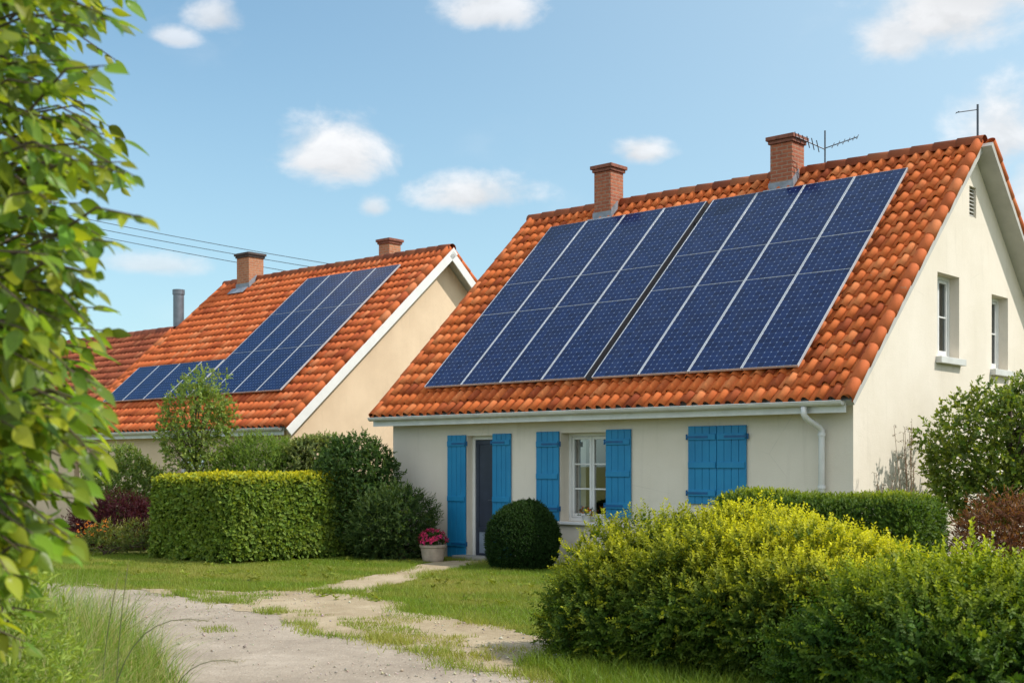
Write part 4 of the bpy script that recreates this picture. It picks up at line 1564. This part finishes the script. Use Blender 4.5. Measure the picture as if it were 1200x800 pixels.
# foreground tree at the left edge
rng = np.random.default_rng(101)
ft = thing('tree', 'leafy broadleaf tree with large drooping leaves close by on the left edge', 'tree', (-2.25, 3.9, 0))
BX, BY = -2.25, 3.9
edge_px = [(-60, 150), (0, 158), (50, 160), (100, 130), (150, 140), (180, 186), (215, 158), (255, 188), (300, 120), (350, 125), (380, 150), (430, 118), (470, 130), (510, 140), (560, 116), (610, 110), (660, 100), (720, 84), (780, 60)]
ey, ex = [k[0] for k in edge_px], [k[1] for k in edge_px]
mb = MB()
mb.tube([(0, 0, -.02), (.03, .02, .9), (-.02, -.02, 1.9), (.05, .05, 2.9), (.0, .0, 3.6)], [.075, .062, .05, .036, .02], 12)
trunk = mb.build('trunk', M['bark'], ft, smooth=True)
br_, leaves_p, leaves_d = MB(), [], []
for i in range(640):
    D = rng.uniform(3.0, 4.6)
    y = rng.uniform(-90, 730) if rng.random() < .7 else rng.uniform(380, 760)
    mx = np.interp(y, ey, ex) - 14
    u_ = rng.random()
    lob = 30 * math.sin(y * .041 + 1.0) + 18 * math.sin(y * .093)
    x = mx + rng.uniform(-25, 6) if u_ < .10 else (mx - 38 + lob * .7 - abs(rng.normal()) * 55 if u_ < .50 else rng.uniform(-240, mx - 45 + lob))
    X, Z = (x - 600) / FPX * D, EYE + (HORIZON - y) / FPX * D
    t_ = np.array([X - BX, D - BY, Z])
    L = rng.uniform(.28, .5)
    s0 = t_ * np.array([.25, .25, 1]) + np.array([0, 0, -.12 - .25 * rng.random()])
    dirv = t_ - s0
    s0 = t_ - dirv / np.linalg.norm(dirv) * L * 1.0
    s0[2] = t_[2] + rng.uniform(-.10, .14)
    m1 = (s0 + t_) / 2 + [0, 0, .05]
    br_.tube([s0, m1, t_], [.0045, .0035, .0018], 5)
    nlf = int(L / .032)
    for k in range(nlf):
        q = (k + 1) / nlf
        p_ = s0 * (1 - q) ** 2 + 2 * q * (1 - q) * m1 + t_ * q * q
        ax_ = (t_ - s0) / L
        sd = np.cross(ax_, [0, 0, 1.])
        sgn = 1 if k % 2 else -1
        dd = sd * sgn * rng.uniform(.3, 1.0) + ax_ * rng.uniform(.3, .9) + np.array([0, 0, rng.uniform(-1.05, .15)])
        if k == nlf - 1:
            dd = ax_ + np.array([0, 0, -.5])
        leaves_p.append(p_)
        leaves_d.append(dd)
for i in range(26):
    zt = .7 + 2.6 * i / 26
    e_ = np.array([rng.uniform(.35, .75), rng.uniform(-.6, .5), zt + rng.uniform(.05, .35)])
    s0 = np.array([.02, 0, zt - .15])
    br_.tube([s0, s0 * .5 + e_ * .5 + [0, 0, -.03], e_], [.018, .012, .005], 7)
br_.build('branches', M['bark'], ft, smooth=True)
leaves_p, leaves_d = np.array(leaves_p), np.array(leaves_d)


def big_leaf():
    """one leaf along +z, blade facing +x, with a pointed tip and a folded midrib"""
    vs = []
    st = [0, .10, .26, .45, .66, .84, 1.0]
    wd = [.02, .15, .245, .25, .18, .085, .0]
    for s_, w_ in zip(st, wd):
        b = -.16 * s_ * s_
        vs += [(b, -w_, s_), (b - .09 * (1 - s_) - .02, 0, s_), (b, w_, s_)]
    fs = []
    for i in range(len(st) - 1):
        o = i * 3
        fs += [(o, o + 1, o + 4, o + 3), (o + 1, o + 2, o + 5, o + 4)]
    return np.array(vs), np.array(fs)


def leaf_field(name, parent, pos, dirs, size, cols, mat, rng, up_bias=.9):
    tv, tf = big_leaf()
    N, nv = len(pos), len(tv)
    d = dirs / (np.linalg.norm(dirs, axis=1, keepdims=True) + 1e-9)
    r = rng.normal(size=d.shape) * .75 + np.array([.25, -.1, up_bias])
    x = r - d * (r * d).sum(1, keepdims=True)
    x /= np.linalg.norm(x, axis=1, keepdims=True) + 1e-9
    y = np.cross(d, x)
    Rm = np.stack([x, y, d], 2)
    vs = np.einsum('nij,vj->nvi', Rm, tv) * size[:, None, None] + pos[:, None, :]
    c = np.repeat(cols[:, None, :], nv, 1)
    fs = (tf[None] + (np.arange(N) * nv)[:, None, None]).reshape(-1, 4)
    return np_mesh(name, vs.reshape(-1, 3), fs, mat, parent, c.reshape(-1, 3), True)


n = len(leaves_p)
cols = col3((.17, .265, .03), n, rng, .45)
yl = rng.random(n) < .30
cols[yl] = col3((.34, .40, .035), int(yl.sum()), rng, .25)
leaf_field('crown', ft, leaves_p, leaves_d, rng.uniform(.045, .098, n), cols, M['leaf_fg'], rng)

# weeds below it
shrub('low weedy bush of small light leaves under the foreground tree', (-2.42, 5.25), [((-.1, 0, .85), (.52, .5, .68)), ((.16, .1, .62), (.38, .45, .62)), ((-.5, .2, .9), (.5, .5, .7))], 420, T_will,
      (.22, .32, .05), (.44, .52, .09, .7), .8, .7, (.35, .65), 'leaf_thin', 111, .12, 3, .10, nst=30, inner=.35)


# ------------------------------------------------------------------ grass
def blades(name, pts, hgt, wid, cols, lean, rng, seg=1, curl=.25):
    """grass blades: tapering strips; pts (N,2)"""
    N = len(pts)
    a = rng.uniform(0, 2 * math.pi, N)
    sx, sy = np.cos(a) * wid / 2, np.sin(a) * wid / 2
    lx, ly = rng.normal(size=N) * lean * hgt, rng.normal(size=N) * lean * hgt
    if seg == 1:
        vs = np.zeros((N, 3, 3))
        vs[:, 0] = np.c_[pts[:, 0] - sx, pts[:, 1] - sy, np.zeros(N)]
        vs[:, 1] = np.c_[pts[:, 0] + sx, pts[:, 1] + sy, np.zeros(N)]
        vs[:, 2] = np.c_[pts[:, 0] + lx, pts[:, 1] + ly, hgt]
        fs = np.arange(N * 3).reshape(N, 3)
        nv = 3
    else:
        nv = 2 * (seg + 1)
        vs = np.zeros((N, nv, 3))
        for i in range(seg + 1):
            q = i / seg
            k = q ** 2
            w_ = 1 - q * .93
            zz = hgt * (q - curl * k * np.minimum(np.hypot(lx, ly) / hgt, 1.2))
            vs[:, 2 * i] = np.c_[pts[:, 0] - sx * w_ + lx * k, pts[:, 1] - sy * w_ + ly * k, zz]
            vs[:, 2 * i + 1] = np.c_[pts[:, 0] + sx * w_ + lx * k, pts[:, 1] + sy * w_ + ly * k, zz]
        base = np.array([[2 * i, 2 * i + 1, 2 * i + 3, 2 * i + 2] for i in range(seg)])
        fs = (base[None] + (np.arange(N) * nv)[:, None, None]).reshape(-1, 4)
    c = np.repeat(cols[:, None, :], nv, 1).reshape(-1, 3)
    o = np_mesh(name, vs.reshape(-1, 3), fs, M['grass'], None, c)
    return o


rng = np.random.default_rng(201)


def cast(n, x0, x1, y0, y1):
    return rng.uniform(x0, x1, n), rng.uniform(y0, y1, n)


def lawn_cols(x, y, rng):
    n = len(x)
    p3 = np.c_[x, y, np.zeros(n)]
    dry = np.clip(.22 + .45 * nz3(p3, .9, 5) + .25 * nz3(p3, 3.2, 6), 0, 1)[:, None]
    g_ = col3((.19, .275, .028), n, rng, .28)
    d_ = col3((.48, .40, .13), n, rng, .25)
    return g_ * (1 - dry * .75) + d_ * dry * .75


# lawn and verges (thin where the soil shows)
x, y = cast(420000, -9.5, 2.6, 9.4, 22.4)
inr = inside(x, y, road_pts)
ind = inside(x, y, dirt_pts)
inp = inside(x, y, path_pts)
p3 = np.c_[x, y, np.zeros(len(x))]
sparse = nz3(p3, 2.4, 9)
midx = np.interp(y, [8.5, 9.9, 11.2, 13.4, 15.6], [.75, .22, -.78, -2.25, -4.2])   # grassy strip along the road edge
strip = .75 * np.exp(-((x - midx) / .34) ** 2) - .15
keep = ~inr & ~inp & (~ind | ((sparse + strip > .36) & (rng.random(len(x)) < .6)))
fac = ((x - H1[0]) * V[0] + (y - H1[1]) * V[1]) < -.05
keep &= fac | (x < -2.6)
for poly in PATCH:
    keep |= inside(x, y, poly) & (rng.random(len(x)) < .45)
x, y = x[keep], y[keep]
hg = rng.uniform(.025, .060, len(x)) * (1 + .35 * nz3(np.c_[x, y, 0 * x], 1.6, 12))
lawn = blades('lawn_grass', np.c_[x, y], np.clip(hg, .015, .12), rng.uniform(.006, .011, len(x)), lawn_cols(x, y, rng), .45, rng)
tag(lawn, 'short patchy grass of the lawn and along the drive', 'grass', kind='stuff')

# longer tufts along edges of road, dirt and hedges
ed = np.array([p for p in list(road_pts) + list(dirt_pts) + list(path_pts) if -10 < p[0] < 2.4 and 8.6 < p[1] < 22])
k = 55
px = np.repeat(ed[:, 0], k) + rng.normal(size=len(ed) * k) * .10
py = np.repeat(ed[:, 1], k) + rng.normal(size=len(ed) * k) * .10
act = nz3(np.c_[px, py, 0 * px], 1.4, 22) > -.05
px, py = px[act], py[act]
n = len(px)
tf_ = blades('verge_grass', np.c_[px, py], rng.uniform(.03, .10, n), rng.uniform(.006, .011, n), lawn_cols(px, py, rng), .5, rng)
tag(tf_, 'ragged tufts of grass along the edges of the drive and path', 'grass', kind='stuff')

# tall grass at the left foreground
n = 60000
x, y = rng.uniform(-4.6, -1.5, n), rng.uniform(4.2, 10.2, n)
rx = np.interp(y, [3, 6.8, 9.0, 12.2], [-1.75, -2.0, -2.55, -4.4]) + .16 * np.array([wob(a, b, 1, 3) for a, b in zip(x, y)])
keep = x < rx
x, y, rx = x[keep], y[keep], rx[keep]
hg = rng.uniform(.28, .80, len(x)) * np.clip(.45 + (rx - x) * 1.2, .45, 1) * np.clip(1.0 + .25 * nz3(np.c_[x, y, 0 * x], 1.4, 31), .6, 1.3)
c = col3((.20, .31, .045), len(x), rng, .3)
dry = rng.random(len(x)) < .33
c[dry] = col3((.46, .42, .20), int(dry.sum()), rng, .2)
tg = blades('tall_grass', np.c_[x, y], hg, rng.uniform(.005, .011, len(x)), c, .38, rng, 5, .35)
tag(tg, 'tall loose grass in the lower left foreground', 'grass', kind='stuff')

# seed stalks standing out of it
for i, (px_, D, zt, ln, lb) in enumerate([(118, 7.2, .95, (.10, .0), 'upright thin seed stalk left of the arching one in the tall grass'), (135, 7.0, 1.02, (.07, 0), 'tallest upright seed stalk in the tall grass by the drive'),
                                          (125, 6.6, .78, (.52, .05), 'long arching grass stalk bending over the drive'), (190, 6.9, .52, (.42, .0), 'low arching grass stalk at the lower edge of the drive')]):
    X = (px_ - 600) / FPX * D
    rt = thing('grass_stalk', lb, 'plant', (X, D, 0), 0, 'seed stalks in the tall grass')
    mb = MB()
    pts = [np.array([ln[0] * q ** 2.2, ln[1] * q ** 2, zt * (q if i < 2 else math.sin(q * 1.75) / math.sin(1.57))]) for q in np.linspace(0, 1, 12)]
    mb.tube(pts, [.005 - .0032 * q for q in np.linspace(0, 1, 12)], 6)
    mb.build('stem', M['stem'], rt, smooth=True)
    hp = np.array([pts[-1] * q + pts[-3] * (1 - q) for q in np.linspace(0, 1.1, 16)])
    scatter('seed_head', rt, hp, np.tile(pts[-1] - pts[-3], (16, 1)) + rng.normal(size=(16, 3)) * .05, T_need, np.full(16, .22), col3((.30, .27, .13), 16, rng, .2), np.zeros((16, 4)), M['grass'], rng)

# bright grass at the foot of the front shrub
n = 15000
x, y = rng.uniform(-.25, 1.9, n), rng.uniform(7.6, 10.4, n)
keep = x > np.interp(y, [7.6, 8.6, 9.95, 10.4], [.75, .5, .05, .35]) + .08 * np.array([wob(a, b, 1.3, 6) for a, b in zip(x, y)])
x, y = x[keep], y[keep]
hg = rng.uniform(.07, .19, len(x))
c = col3((.16, .235, .022), len(x), rng, .28)
fg = blades('foreground_grass', np.c_[x, y], hg, rng.uniform(.006, .011, len(x)), c, .45, rng, 3, .3)
tag(fg, 'bright green grass at the foot of the yellow tipped shrub', 'grass', kind='stuff')

# loose stones on the drive
rng = np.random.default_rng(301)
n = 16000
x, y = rng.uniform(-7.5, 1.3, n), rng.uniform(8.3, 17.3, n)
cl = nz3(np.c_[x, y, 0 * x], 1.1, 41)
keep = (inside(x, y, road_pts) | inside(x, y, dirt_pts)) & (rng.random(n) < np.clip(.35 + .6 * cl, .08, 1))
x, y = x[keep], y[keep]
n = len(x)
oct_v = np.array([(1, 0, 0), (0, 1, 0), (-1, 0, 0), (0, -1, 0), (0, 0, .8), (0, 0, -.5)])
oct_f = np.array([(0, 1, 4), (1, 2, 4), (2, 3, 4), (3, 0, 4), (1, 0, 5), (2, 1, 5), (3, 2, 5), (0, 3, 5)])
sz = np.clip(rng.lognormal(-5.0, .45, n), .003, .022)
vs = oct_v[None] * (sz[:, None, None] * rng.uniform(.6, 1.3, (n, 6, 1)))
vs = np.einsum('nij,nvj->nvi', np.stack([np.stack([np.cos(x * 99), -np.sin(x * 99), 0 * x], 1), np.stack([np.sin(x * 99), np.cos(x * 99), 0 * x], 1), np.tile([0, 0, 1.], (n, 1))], 1), vs)
vs += np.c_[x, y, .008 + sz * .3][:, None, :]
fs = (oct_f[None] + (np.arange(n) * 6)[:, None, None]).reshape(-1, 3)
pc = np.repeat(col3((.44, .38, .31), n, rng, .45)[:, None], 6, 1).reshape(-1, 3)
pb = np_mesh('loose_gravel', vs.reshape(-1, 3), fs, leaf_mat('gravel stones', 0.0, .9, .2), None, pc)
tag(pb, 'loose gravel stones scattered over the drive', 'gravel', kind='stuff')

# weeds in the lawn and along the drive
n = 900
x, y = rng.uniform(-8.5, 2.0, n), rng.uniform(9.6, 20.5, n)
cl = nz3(np.c_[x, y, 0 * x], 1.3, 51)
keep = ~inside(x, y, road_pts) & ~inside(x, y, path_pts) & (cl > .1) & (((x - H1[0]) * V[0] + (y - H1[1]) * V[1]) < -.2)
x, y = x[keep], y[keep]
n = len(x)
wd = scatter('lawn_weeds', None, np.c_[x, y, 0 * x], np.tile([0, 0, 1.], (n, 1)) + rng.normal(size=(n, 3)) * .25, sprig(9, .05, .07, .035, 1.1, seed=14), rng.uniform(.5, 1.3, n),
             col3((.20, .25, .035), n, rng, .3), np.tile([.34, .34, .06, .5], (n, 1)), M['leaf'], rng)
tag(wd, 'small broad leaved weeds dotted through the lawn', 'weeds', kind='stuff')
